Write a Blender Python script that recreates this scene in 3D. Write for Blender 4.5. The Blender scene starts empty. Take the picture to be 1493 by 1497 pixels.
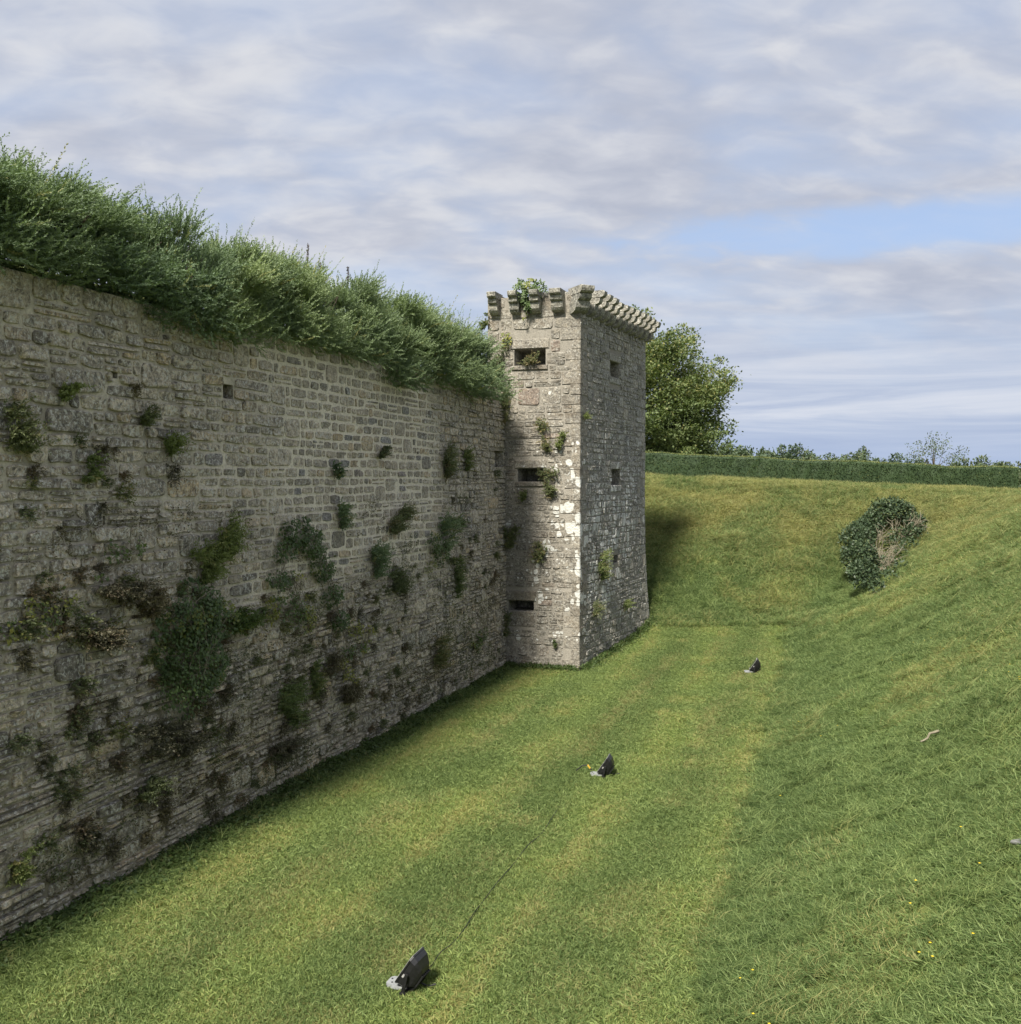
import bpy, math, random
import numpy as np
from mathutils import Vector
R = math.radians
rng = np.random.default_rng(11)
random.seed(5)
sc = bpy.context.scene
COL = sc.collection

# ------------------------------------------------------------------ camera, world, sun, exposure
CAM = np.array([0.0, 0.0, 5.6])
PITCH = math.atan(48.5 / 1497.0)
cd = bpy.data.cameras.new('camera')
cam = bpy.data.objects.new('camera', cd)
COL.objects.link(cam)
cam.location = CAM
cam.rotation_euler = (R(90) - PITCH, 0, 0)
cd.sensor_fit = 'VERTICAL'
cd.sensor_height = 36.0
cd.sensor_width = 36.0
cd.lens = 36.0
cd.clip_start = 0.1
cd.clip_end = 9000
sc.camera = cam

SUN_HEAD, SUN_EL = 23.0, 48.0
sd = Vector((math.sin(R(SUN_HEAD)) * math.cos(R(SUN_EL)), math.cos(R(SUN_HEAD)) * math.cos(R(SUN_EL)), -math.sin(R(SUN_EL))))
sl = bpy.data.lights.new('sun', 'SUN')
sl.energy = 2.7
sl.angle = R(9)
sl.color = (1.0, 0.945, 0.84)
so = bpy.data.objects.new('sun', sl)
COL.objects.link(so)
so.rotation_euler = sd.to_track_quat('-Z', 'Y').to_euler()
so.location = (-20, -30, 60)

sc.view_settings.view_transform = 'Standard'
sc.view_settings.look = 'None'
sc.view_settings.exposure = 1.72
sc.view_settings.gamma = 1.0
sc.view_settings.use_curve_mapping = False
sc.cycles.max_bounces = 6
sc.cycles.transparent_max_bounces = 6


class NT:
    """small helper round a node tree"""
    def __init__(s, tree):
        s.t = tree
        tree.nodes.clear()

    def n(s, typ, props=None, **ins):
        nd = s.t.nodes.new(typ)
        for k, v in (props or {}).items():
            setattr(nd, k, v)
        for k, v in ins.items():
            key = int(k[1:]) if k[0] == 'i' and k[1:].isdigit() else k.replace('_', ' ')
            s.put(nd.inputs[key], v)
        return nd

    def put(s, sock, v):
        if isinstance(v, bpy.types.NodeSocket):
            s.t.links.new(v, sock)
        elif isinstance(v, bpy.types.Node):
            s.t.links.new(v.outputs[0], sock)
        else:
            if hasattr(sock.default_value, '__len__') and len(sock.default_value) == 4 and len(v) == 3:
                v = (*v, 1.0)
            sock.default_value = v

    def math(s, op, a, b=0.0, c=0.0, clamp=False):
        return s.n('ShaderNodeMath', {'operation': op, 'use_clamp': clamp}, i0=a, i1=b, i2=c).outputs[0]

    def vmath(s, op, a, b=(0, 0, 0)):
        return s.n('ShaderNodeVectorMath', {'operation': op}, i0=a, i1=b).outputs[0]

    def noise(s, vec, scale, detail=4.0, rough=0.55, dist=0.0):
        return s.n('ShaderNodeTexNoise', None, Vector=vec, Scale=scale, Detail=detail, Roughness=rough, Distortion=dist).outputs[0]

    def ramp(s, fac, lo, hi, a=0.0, b=1.0):
        return s.n('ShaderNodeMapRange', {'interpolation_type': 'SMOOTHSTEP', 'clamp': True}, i0=fac, i1=lo, i2=hi, i3=a, i4=b).outputs[0]

    def mix(s, fac, a, b, blend='MIX'):
        m = s.n('ShaderNodeMix', {'data_type': 'RGBA', 'blend_type': blend})
        s.put(m.inputs[0], fac)
        s.put(m.inputs[6], a)
        s.put(m.inputs[7], b)
        return m.outputs[2]

    def stops(s, fac, lst):
        r = s.n('ShaderNodeValToRGB', None, i0=fac)
        el = r.color_ramp.elements
        while len(el) < len(lst):
            el.new(0.5)
        for e, (p, c) in zip(el, lst):
            e.position = p
            e.color = (*c, 1.0)
        return r.outputs[0]


world = bpy.data.worlds.new('World')
sc.world = world
world.use_nodes = True
g = NT(world.node_tree)
sky = g.n('ShaderNodeTexSky', {'sky_type': 'NISHITA', 'sun_disc': False, 'sun_elevation': R(SUN_EL), 'sun_rotation': R(SUN_HEAD + 180),
                               'air_density': 1.0, 'dust_density': 0.6, 'ozone_density': 2.0})
tc = g.n('ShaderNodeTexCoord').outputs[0]
sx = g.n('ShaderNodeSeparateXYZ', None, i0=tc)
X, Y, Z = sx.outputs[0], sx.outputs[1], sx.outputs[2]
zz = g.math('MAXIMUM', Z, 0.0)
den = g.math('ADD', zz, 0.30)
P = g.n('ShaderNodeCombineXYZ', None, i0=g.math('DIVIDE', X, den), i1=g.math('DIVIDE', Y, den), i2=0.0).outputs[0]
P1 = g.n('ShaderNodeMapping', None, Vector=P, Rotation=(0, 0, R(-28)), Scale=(1.0, 1.6, 1), Location=(3.1, 1.7, 0)).outputs[0]
n1 = g.noise(P1, 2.6, 5.0, 0.48, 0.25)
n2 = g.noise(P1, 8.5, 4.0, 0.5, 0.3)
n3 = g.noise(g.vmath('ADD', P1, (7.3, 2.2, 0)), 0.9, 5.0, 0.5, 0.2)
cov = g.math('ADD', g.math('MULTIPLY', n1, 0.75), g.math('MULTIPLY', n2, 0.25))
cov = g.ramp(cov, 0.28, 0.62)
# an opening in the cloud deck, and a general thinning of it low over the horizon
dx = g.math('MULTIPLY', g.math('SUBTRACT', X, 0.37), 4.6)
dz = g.math('MULTIPLY', g.math('SUBTRACT', Z, 0.222), 54.0)
gap = g.math('ADD', g.math('MULTIPLY', dx, dx), g.math('MULTIPLY', dz, dz))
gap = g.math('ADD', gap, g.math('MULTIPLY', g.math('SUBTRACT', n2, 0.5), 3.6))
gap = g.ramp(gap, -0.4, 2.8, 0.0, 1.0)
gap = g.math('MAXIMUM', gap, g.ramp(Y, 0.0, 0.3, 1.0, 0.0))
cov = g.math('MULTIPLY', cov, gap)
cov = g.math('MULTIPLY_ADD', cov, 0.66, g.math('MULTIPLY', gap, 0.34))
cov = g.math('MAXIMUM', cov, g.math('MULTIPLY_ADD', gap, 0.32, 0.14))
tone = g.math('ADD', g.math('MULTIPLY', n3, 0.5), g.math('MULTIPLY', n2, 0.5))
cloud = g.stops(g.ramp(tone, 0.34, 0.66), [(0.0, (0.395, 0.425, 0.51)), (0.5, (0.485, 0.507, 0.575)), (1.0, (0.60, 0.612, 0.65))])
sc_ = 3.62
cloud = g.mix(1.0, cloud, (sc_, sc_, sc_), 'MULTIPLY')
blue = g.mix(0.85, sky.outputs[0], g.mix(gap, (0.31 * sc_, 0.405 * sc_, 0.60 * sc_), (0.35 * sc_, 0.41 * sc_, 0.54 * sc_)))
base = g.mix(cov, blue, cloud)
# long flat bands low over the horizon
Pb = g.n('ShaderNodeCombineXYZ', None, i0=g.math('MULTIPLY', X, 2.6), i1=g.math('MULTIPLY', Z, 42.0), i2=g.math('MULTIPLY', Y, 2.6)).outputs[0]
nb = g.noise(Pb, 1.0, 6.0, 0.6, 0.8)
band = g.stops(g.ramp(nb, 0.22, 0.78), [(0.0, (0.33, 0.40, 0.56)), (0.55, (0.42, 0.485, 0.62)), (1.0, (0.56, 0.60, 0.69))])
band = g.mix(1.0, band, (sc_, sc_, sc_), 'MULTIPLY')
puff = g.math('MULTIPLY', g.ramp(g.math('ADD', Z, g.math('MULTIPLY', g.math('SUBTRACT', n2, 0.5), 0.01)), 0.050, 0.062), g.ramp(Z, 0.062, 0.098, 1.0, 0.0))
band = g.mix(g.math('MULTIPLY', puff, g.ramp(nb, 0.3, 0.6, 0.1, 0.5)), band, (0.66 * sc_, 0.68 * sc_, 0.73 * sc_))
lowmix = g.ramp(Z, 0.05, 0.21, 1.0, 0.0)
base = g.mix(lowmix, base, band)
deep = g.ramp(Z, 0.0, 0.055, 0.75, 0.0)
base = g.mix(deep, base, (0.355 * sc_, 0.44 * sc_, 0.62 * sc_))
bg = g.n('ShaderNodeBackground', None, Color=base, Strength=0.1)
wo = g.n('ShaderNodeOutputWorld', None, Surface=bg)

# ------------------------------------------------------------------ site geometry
TH = R(18.07)
U = np.array([math.sin(TH), math.cos(TH), 0.0])           # along the moat, away from the camera
Nn = np.array([math.cos(TH), -math.sin(TH), 0.0])         # out of the long wall, across the moat
UP = np.array([0.0, 0.0, 1.0])
W0 = -9.67                                                # wall face (across)
S1 = 28.93                                                # where wall and tower meet (along)
PJ = U * S1 + Nn * W0
WALL_TOP = 8.15
TC0 = PJ + Nn * 2.34
TA0 = PJ - Nn * 0.48
TV = R(23.2)
V = np.array([math.sin(TV), math.cos(TV), 0.0])
M = np.array([math.cos(TV), -math.sin(TV), 0.0])
FL = 6.9
TD0 = TC0 + V * FL
T_TOP = 11.05


def vnoise(x, y, seed=0):
    x = np.asarray(x, float); y = np.asarray(y, float)
    xi = np.floor(x).astype(np.int64); yi = np.floor(y).astype(np.int64)
    fx = x - xi; fy = y - yi
    fx = fx * fx * (3 - 2 * fx); fy = fy * fy * (3 - 2 * fy)

    def h(a, b):
        k = (a * 374761393 + b * 668265263 + seed * 974711) & 0x7fffffff
        k = ((k ^ (k >> 13)) * 1274126177) & 0x7fffffff
        return ((k ^ (k >> 16)) & 0xffff) / 65535.0
    a = h(xi, yi) * (1 - fx) + h(xi + 1, yi) * fx
    b = h(xi, yi + 1) * (1 - fx) + h(xi + 1, yi + 1) * fx
    return a * (1 - fy) + b * fy


def sst(x, a, b):
    t = np.clip((np.asarray(x, float) - a) / (b - a), 0, 1)
    return t * t * (3 - 2 * t)


def foot_w(s):
    return -1.25 - 0.018 * (s - 11) + 0.25 * (vnoise(s * 0.35, s * 0 + 3.3, 4) - 0.5)


def foot_s(w):
    return 35.6 + 0.10 * (w + 5) + 0.5 * (vnoise(w * 0.4, w * 0 + 1.7, 9) - 0.5)


def crest(w):
    return 5.72 - 0.70 * np.clip((w + 8.9) / 15.7, 0, 1.1)


def height(x, y):
    x = np.asarray(x, float); y = np.asarray(y, float)
    s = x * U[0] + y * U[1]
    w = x * Nn[0] + y * Nn[1]
    z0 = 0.43 * sst(s, 27, 36.5) + 0.05 * (vnoise(s * 0.5, w * 0.5, 1) - 0.5)
    hr = (w - foot_w(s)) * 0.575
    hf = (s - foot_s(w)) * 0.58
    k = 0.55
    hh = np.log(np.exp(np.clip(hr, -20, 40) / k) + np.exp(np.clip(hf, -20, 40) / k) + 1.0) * k - 0.0
    hh = np.maximum(hh - k * 0.25 * np.exp(-np.abs(np.maximum(hr, hf))), 0)
    bump = 0.22 * (vnoise(s * 0.45, w * 0.45, 2) - 0.5) + 0.10 * (vnoise(s * 1.3, w * 1.3, 3) - 0.5)
    hh = hh + bump * sst(hh, 0.1, 1.2)
    c = crest(w)
    z = z0 + hh
    k2 = 0.35
    z = -np.log(np.exp(-np.clip(z, -5, 60) / k2) + np.exp(-c / k2)) * k2
    far = np.hypot(x, y)
    z = z - 3.2 * sst(far, 62, 190)
    return z


def ray(px, py):
    d = np.array([(px - 746.5), 1497.0, (748.5 - py)])
    c, s_ = math.cos(PITCH), math.sin(PITCH)
    return np.array([d[0], d[1] * c + d[2] * s_, -d[1] * s_ + d[2] * c]) / 1497.0


def ground_hit(px, py):
    d = ray(px, py)
    t = 6.0
    while t < 400:
        p = CAM + d * t
        if p[2] < height(p[0], p[1]):
            break
        t += 0.05
    p[2] = float(height(p[0], p[1]))
    return p


def project(p):
    p = np.asarray(p, float) - CAM
    c, s_ = math.cos(PITCH), math.sin(PITCH)
    f = p[..., 1] * c - p[..., 2] * s_
    v = p[..., 1] * s_ + p[..., 2] * c
    f = np.maximum(f, 0.01)
    return 746.5 + 1497 * p[..., 0] / f, 748.5 - 1497 * v / f, f


class Face:
    """a battered masonry face: pos(a, z) with a metres along it"""
    def __init__(s, f, normal, p0, ex):
        s.f, s.normal, s.p0, s.ex = f, normal, p0, ex

    def pos(s, a, z, depth=0.0):
        a = np.asarray(a, float); z = np.asarray(z, float)
        return s.f(a, z) + np.multiply.outer(np.broadcast_to(depth, a.shape), s.normal)

    def px(s, px, py):
        d = ray(px, py)
        t = np.dot(s.p0 - CAM, s.normal) / np.dot(d, s.normal)
        p = CAM + d * t
        return float(np.dot(p - s.p0, s.ex)), float(p[2]), t


def fwall(a, z):
    off = W0 + 0.02 * (8 - z) * 0.6
    return np.multiply.outer(a, U) + np.multiply.outer(off, Nn) + np.multiply.outer(z, UP)


def bf(z):
    return 0.12 * (np.maximum(0, 4 - z) / 4) ** 2


def bk(z):
    return 0.26 * (np.maximum(0, 4.5 - z) / 4.5) ** 2


def ffront(a, z):
    return TA0 + np.multiply.outer(a, Nn) + np.multiply.outer(bf(z), -U) + np.multiply.outer(z, UP) \
        + np.multiply.outer(0.10 * bk(z) * (a / 2.82), Nn)


def fflank(a, z):
    t = a / FL
    return TC0 + np.multiply.outer(a, V) + np.multiply.outer(bf(z) * (1 - t), -U) + np.multiply.outer(z, UP) \
        + np.multiply.outer(0.10 * bk(z) * (1 - t), Nn) + np.multiply.outer(bk(z) * t, M)


F_WALL = Face(fwall, Nn, Nn * W0, U)
F_FRONT = Face(ffront, -U, TA0, Nn)
F_FLANK = Face(fflank, M, TC0, V)
FW = 2.82


# ------------------------------------------------------------------ object helpers
def link(o, parent=None):
    COL.objects.link(o)
    if parent is not None:
        o.parent = parent
    return o


def tag(o, label=None, cat=None, group=None, kind=None):
    for k, v in (('label', label), ('category', cat), ('group', group), ('kind', kind)):
        if v:
            o[k] = v
    return o


def empty(name, loc, label, cat, group=None):
    o = bpy.data.objects.new(name, None)
    o.location = loc
    o.empty_display_size = 0.2
    link(o)
    return tag(o, label, cat, group)


class MB:
    """collects geometry; build() links it as ONE mesh object"""
    def __init__(s):
        s.v, s.f, s.t, s.n = [], [], [], 0

    def add(s, v, f, tone=(0.5, 0.5, 0.5)):
        v = np.asarray(v, float).reshape(-1, 3)
        if not isinstance(f, list) or np.ndim(f[0][0]) == 0:
            f = [f]
        for q in f:
            q = np.asarray(q, np.int64)
            s.f.append(q + s.n)
        s.v.append(v)
        t = np.asarray(tone, float)
        s.t.append(np.broadcast_to(t, (len(v), 3)))
        s.n += len(v)
        return s

    def box(s, c, sz, ax=(1, 0, 0), ay=(0, 1, 0), az=(0, 0, 1), tone=(0.5, 0.5, 0.5)):
        c = np.asarray(c, float)
        ax, ay, az = [np.asarray(q, float) * h / 2 for q, h in zip((ax, ay, az), sz)]
        v = [c + i * ax + j * ay + k * az for k in (-1, 1) for j in (-1, 1) for i in (-1, 1)]
        return s.add(v, [[[0, 2, 3, 1], [4, 5, 7, 6], [0, 1, 5, 4], [2, 6, 7, 3], [0, 4, 6, 2], [1, 3, 7, 5]]], tone)

    def tube(s, pts, rad, sides=5, tone=(0.5, 0.5, 0.5)):
        pts = np.asarray(pts, float)
        rad = np.broadcast_to(np.asarray(rad, float), (len(pts),))
        tg = np.gradient(pts, axis=0)
        tg /= np.linalg.norm(tg, axis=1)[:, None] + 1e-9
        ref = np.where(np.abs(tg[:, 2:3]) > 0.9, [[1.0, 0, 0]], [[0, 0, 1.0]])
        a = np.cross(tg, ref); a /= np.linalg.norm(a, axis=1)[:, None] + 1e-9
        b = np.cross(tg, a)
        an = np.arange(sides) * 2 * math.pi / sides
        v = pts[:, None] + rad[:, None, None] * (a[:, None] * np.cos(an)[None, :, None] + b[:, None] * np.sin(an)[None, :, None])
        m = len(pts)
        q = [[i * sides + j, i * sides + (j + 1) % sides, (i + 1) * sides + (j + 1) % sides, (i + 1) * sides + j]
             for i in range(m - 1) for j in range(sides)]
        caps = [[[i for i in range(sides)][::-1]], [[(m - 1) * sides + i for i in range(sides)]]]
        return s.add(v.reshape(-1, 3), [q] + caps, tone)

    def leaves(s, pos, d, nrm, L, Wd, tone):
        """diamond leaves: pos base point, d direction, nrm approximate normal"""
        d = d / (np.linalg.norm(d, axis=1)[:, None] + 1e-9)
        side = np.cross(d, nrm)
        side /= np.linalg.norm(side, axis=1)[:, None] + 1e-9
        L = np.broadcast_to(L, (len(pos),))[:, None]
        Wd = np.broadcast_to(Wd, (len(pos),))[:, None]
        mid = pos + d * L * 0.45
        v = np.stack([pos, mid + side * Wd / 2, pos + d * L, mid - side * Wd / 2], axis=1).reshape(-1, 3)
        f = np.arange(len(pos) * 4).reshape(-1, 4)
        tone = np.repeat(np.broadcast_to(np.asarray(tone, float), (len(pos), 3)), 4, axis=0)
        return s.add(v, f, tone)

    def mesh(s, name, mat, smooth=False):
        v = np.concatenate(s.v)
        me = bpy.data.meshes.new(name)
        me.vertices.add(len(v))
        me.vertices.foreach_set('co', v.astype(np.float32).ravel())
        loops = np.concatenate([q.ravel() for q in s.f])
        cnt = np.concatenate([np.full(len(q), q.shape[1]) for q in s.f])
        me.loops.add(len(loops))
        me.loops.foreach_set('vertex_index', loops.astype(np.int32))
        me.polygons.add(len(cnt))
        st = np.zeros(len(cnt), np.int32)
        st[1:] = np.cumsum(cnt)[:-1]
        me.polygons.foreach_set('loop_start', st)
        me.update(calc_edges=True)
        at = me.attributes.new('tone', 'FLOAT_COLOR', 'POINT')
        t = np.ones((len(v), 4), np.float32)
        t[:, :3] = np.concatenate(s.t)
        at.data.foreach_set('color', t.ravel())
        me.polygons.foreach_set('use_smooth', np.full(len(cnt), smooth))
        for m in (mat if isinstance(mat, (list, tuple)) else [mat]):
            me.materials.append(m)
        me.validate()
        return me

    def build(s, name, mat, parent=None, loc=None, smooth=False, local=False):
        """loc with local=False: the geometry is in world space and is moved to the origin loc"""
        if loc is not None and not local:
            s.v = [q - np.asarray(loc, float) for q in s.v]
        o = bpy.data.objects.new(name, s.mesh(name, mat, smooth))
        if loc is not None:
            o.location = loc
        link(o, parent)
        return o


def rel(o, parent):
    """keep o where it is in the world although its parent stands elsewhere"""
    o.parent = parent
    o.location = Vector(o.location) - Vector(parent.location)
    return o


# ------------------------------------------------------------------ materials
def new_mat(name):
    m = bpy.data.materials.new(name)
    m.use_nodes = True
    return m, NT(m.node_tree)


def finish(g, col, rough=0.9, bump=None, bstr=0.4, bdist=0.02, spec=0.25, trans=None, metal=0.0):
    nrm = None
    if bump is not None:
        nrm = g.n('ShaderNodeBump', None, Strength=bstr, Distance=bdist, Height=bump).outputs[0]
    b = g.n('ShaderNodeBsdfPrincipled', None, Base_Color=col, Roughness=rough, Metallic=metal)
    b.inputs['Specular IOR Level'].default_value = spec
    if nrm is not None:
        g.put(b.inputs['Normal'], nrm)
    out = b.outputs[0]
    if trans is not None:
        t = g.n('ShaderNodeBsdfTranslucent', None, Color=trans[1])
        ms = g.n('ShaderNodeMixShader', None, i0=trans[0], i1=out, i2=t.outputs[0])
        out = ms.outputs[0]
    g.n('ShaderNodeOutputMaterial', None, Surface=out)


def stone_mat(name, stops, lichen=None, pale=0.45, dark=0.5, moss=0.3, brown=0.0):
    m, g = new_mat(name)
    at = g.n('ShaderNodeAttribute', {'attribute_name': 'tone'})
    sp = g.n('ShaderNodeSeparateColor', None, i0=at.outputs[0])
    pos = g.n('ShaderNodeNewGeometry').outputs['Position']
    col = g.stops(sp.outputs[0], stops)
    big = g.noise(pos, 1.1, 4, 0.6)
    mid = g.noise(pos, 7.0, 6, 0.65)
    fine = g.noise(pos, 34.0, 4, 0.6)
    speck = g.noise(g.vmath('ADD', pos, (5.1, 9.2, 3.3)), 17.0, 5, 0.7, 0.6)
    col = g.mix(1.0, col, g.stops(mid, [(0.27, (0.52, 0.51, 0.50)), (0.5, (1, 1, 1)), (0.72, (1.38, 1.34, 1.26))]), 'MULTIPLY')
    col = g.mix(1.0, col, g.stops(fine, [(0.25, (0.72, 0.72, 0.72)), (0.55, (1, 1, 1)), (0.8, (1.25, 1.24, 1.2))]), 'MULTIPLY')
    # grey-white crust lichen, black algae, moss: stains with shapes of their own
    grit = g.noise(g.vmath('ADD', pos, (8.1, 2.2, 4.3)), 19.0, 3, 0.75)
    col = g.mix(1.0, col, g.stops(grit, [(0.30, (0.50, 0.49, 0.47)), (0.5, (1, 1, 1)), (0.70, (1.38, 1.36, 1.30))]), 'MULTIPLY')
    lf = g.math('MULTIPLY', g.ramp(speck, 0.50, 0.60), g.ramp(g.math('ADD', big, g.math('MULTIPLY', sp.outputs[1], 0.25)), 0.40, 0.70, 0.1, 1.0))
    col = g.mix(g.math('MULTIPLY', lf, pale), col, (0.60, 0.59, 0.53))
    bl = g.math('MULTIPLY', g.ramp(g.noise(g.vmath('ADD', pos, (1.1, 4.2, 8.3)), 9.0, 6, 0.7, 0.8), 0.505, 0.62), g.ramp(sp.outputs[1], 0.2, 0.9, 0.35, 1.0))
    col = g.mix(g.math('MULTIPLY', bl, dark), col, (0.055, 0.055, 0.052))
    ms = g.math('MULTIPLY', g.ramp(g.noise(g.vmath('ADD', pos, (3.1, 1.2, 6.3)), 2.3, 7, 0.7, 0.5), 0.54, 0.70), sp.outputs[1])
    col = g.mix(g.math('MULTIPLY', ms, moss), col, (0.085, 0.085, 0.045))
    if brown:
        bn = g.ramp(g.noise(g.vmath('ADD', pos, (13.1, 1.2, 6.3)), 1.3, 6, 0.65, 0.4), 0.48, 0.68)
        col = g.mix(g.math('MULTIPLY', bn, brown), col, (0.16, 0.125, 0.085))
    if lichen:
        org, stretch, size, thr, reach = lichen
        mp = g.n('ShaderNodeMapping', None, Vector=pos, Scale=(1, 1, stretch)).outputs[0]
        mp = g.vmath('ADD', mp, g.n('ShaderNodeVectorMath', {'operation': 'SCALE'}, i0=g.n('ShaderNodeTexNoise', None, Vector=pos, Scale=6.0, Detail=4.0).outputs[1], Scale=0.14).outputs[0])
        vo = g.n('ShaderNodeTexVoronoi', None, Vector=mp, Scale=size)
        rad = g.n('ShaderNodeSeparateColor', None, i0=vo.outputs[1]).outputs[0]
        vo2 = g.n('ShaderNodeTexVoronoi', None, Vector=g.vmath('ADD', mp, (3.3, 1.7, 0.4)), Scale=size * 2.1)
        rad2 = g.n('ShaderNodeSeparateColor', None, i0=vo2.outputs[1]).outputs[0]
        sep = g.n('ShaderNodeSeparateXYZ', None, i0=pos)
        dd = g.n('ShaderNodeVectorMath', {'operation': 'DISTANCE'},
                 i0=g.n('ShaderNodeCombineXYZ', None, i0=sep.outputs[0], i1=sep.outputs[1], i2=0.0).outputs[0],
                 i1=(org[0], org[1], 0.0)).outputs['Value']
        m1 = g.ramp(dd, reach * 0.2, reach, 0.92, 0.38)
        zb = g.math('MULTIPLY', g.ramp(sep.outputs[2], 0.2, 1.3), g.ramp(sep.outputs[2], 5.0, 8.2, 1.0, 0.22))
        m1 = g.math('MULTIPLY', m1, g.math('MULTIPLY_ADD', zb, 0.85, 0.15))
        m1 = g.math('MULTIPLY', m1, g.ramp(g.noise(pos, 0.9, 3, 0.5), 0.36, 0.58, 0.35, 1.15))
        r1 = g.math('MULTIPLY', g.math('SUBTRACT', rad, g.math('SUBTRACT', 1.0, m1)), thr)
        r2 = g.math('MULTIPLY', g.math('SUBTRACT', rad2, g.math('SUBTRACT', 1.08, m1)), thr)
        b1 = g.ramp(g.math('SUBTRACT', r1, vo.outputs[0]), -0.005, 0.045)
        b2 = g.ramp(g.math('SUBTRACT', r2, vo2.outputs[0]), -0.005, 0.055)
        lw = g.math('MAXIMUM', b1, b2)
        col = g.mix(g.math('MULTIPLY', lw, g.ramp(grit, 0.28, 0.46, 0.6, 0.95)), col, g.mix(fine, (0.46, 0.46, 0.42), (0.70, 0.70, 0.66)))
    if brown:
        sepz = g.n('ShaderNodeSeparateXYZ', None, i0=pos)
        gr = g.math('MULTIPLY', g.ramp(sepz.outputs[2], 1.0, 5.5, 1.0, 0.0), g.ramp(g.noise(g.vmath('ADD', pos, (23.1, 1.2, 6.3)), 1.9, 7, 0.7, 0.6), 0.36, 0.62))
        gr = g.math('MULTIPLY', gr, g.ramp(sepz.outputs[1], 17.0, 27.0, 0.12, 0.06))
        col = g.mix(gr, col, g.mix(mid, (0.065, 0.058, 0.042), (0.15, 0.135, 0.10)))
    bump = g.math('ADD', g.math('MULTIPLY', mid, 0.8), g.math('MULTIPLY', grit, 0.6))
    finish(g, col, 0.93, bump, 1.0, 0.05, 0.15)
    return m


STN = [(0.0, (0.20, 0.183, 0.158)), (0.22, (0.335, 0.30, 0.243)), (0.5, (0.44, 0.387, 0.305)), (0.74, (0.51, 0.45, 0.358)), (0.87, (0.46, 0.37, 0.25)), (0.95, (0.255, 0.25, 0.245)), (1.0, (0.31, 0.22, 0.155))]
M_WALL = stone_mat('wall_stone', STN, None, 0.80, 0.62, 0.35, 0.12)
TST = [(0.0, (0.15, 0.139, 0.12)), (0.3, (0.205, 0.188, 0.16)), (0.6, (0.25, 0.231, 0.197)), (0.85, (0.28, 0.257, 0.218)), (0.97, (0.235, 0.20, 0.165)), (1.0, (0.22, 0.18, 0.15))]
M_FRONT = stone_mat('tower_front_stone', TST, (TC0 - Nn * 0.25, 0.85, 3.3, 0.66, 2.3), 0.5, 0.45, 0.35, 0.45)
TSF = [(0.0, (0.18, 0.176, 0.165)), (0.35, (0.275, 0.265, 0.24)), (0.7, (0.34, 0.327, 0.29)), (1.0, (0.38, 0.345, 0.285))]
M_FLANK = stone_mat('tower_flank_stone', TSF, (TC0 + V * 2.4, 0.36, 5.2, 0.80, 6.5), 0.85, 0.75, 0.3, 0.1)
M_CORB = stone_mat('corbel_stone', [(0, (0.21, 0.205, 0.18)), (1, (0.30, 0.285, 0.245))], None, 0.7, 0.5, 0.3)
M_SLAB = stone_mat('dressed_stone', [(0, (0.21, 0.20, 0.18)), (1, (0.31, 0.29, 0.25))], None, 0.6, 0.5, 0.3)


def mortar_mat(name, c1, c2, dirt):
    m, g = new_mat(name)
    at = g.n('ShaderNodeAttribute', {'attribute_name': 'tone'})
    er = g.n('ShaderNodeSeparateColor', None, i0=at.outputs[0]).outputs[0]
    pos = g.n('ShaderNodeNewGeometry').outputs['Position']
    a = g.noise(pos, 1.0, 5, 0.6)
    b = g.noise(pos, 22.0, 5, 0.65)
    col = g.mix(a, c1, c2)
    col = g.mix(1.0, col, g.stops(b, [(0.25, (0.55, 0.55, 0.55)), (0.5, (1, 1, 1)), (0.8, (1.2, 1.2, 1.18))]), 'MULTIPLY')
    sep = g.n('ShaderNodeSeparateXYZ', None, i0=pos)
    d = g.math('MULTIPLY', g.ramp(g.noise(g.vmath('ADD', pos, (2, 5, 1)), 1.2, 6, 0.7, 0.3), 0.36, 0.58, 0.35, 1.0), er)
    col = g.mix(g.math('MULTIPLY', d, dirt), col, (0.12, 0.108, 0.082))
    finish(g, col, 0.95, b, 0.6, 0.03, 0.1)
    return m


M_MORT = mortar_mat('lime_mortar', (0.74, 0.675, 0.54), (0.60, 0.545, 0.435), 0.80)
M_MORT2 = mortar_mat('grey_mortar', (0.34, 0.315, 0.27), (0.27, 0.25, 0.215), 0.5)


def leaf_mat(name, ca, cb, cdry, trans=0.25, rough=0.55, spec=0.3, pn=0.35):
    """colour per leaf from its tone: R picks between two greens, G the share of dry leaves"""
    m, g = new_mat(name)
    at = g.n('ShaderNodeAttribute', {'attribute_name': 'tone'})
    sp = g.n('ShaderNodeSeparateColor', None, i0=at.outputs[0])
    oi = g.n('ShaderNodeObjectInfo')
    pos = g.n('ShaderNodeNewGeometry').outputs['Position']
    nz = g.noise(pos, 1.7, 3, 0.5)
    k = g.math('ADD', g.math('MULTIPLY', sp.outputs[0], 1 - pn), g.math('MULTIPLY', g.ramp(nz, 0.3, 0.7), pn))
    col = g.mix(k, ca, cb)
    col = g.mix(sp.outputs[1], col, cdry)
    col = g.mix(1.0, col, g.stops(oi.outputs['Random'], [(0.0, (0.80, 0.86, 0.92)), (0.5, (1.0, 1.0, 1.0)), (1.0, (1.22, 1.16, 1.02))]), 'MULTIPLY')
    tcol = g.mix(1.0, col, (1.25, 1.35, 0.7), 'MULTIPLY')
    finish(g, col, rough, None, spec=spec, trans=(trans, tcol))
    return m


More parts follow.
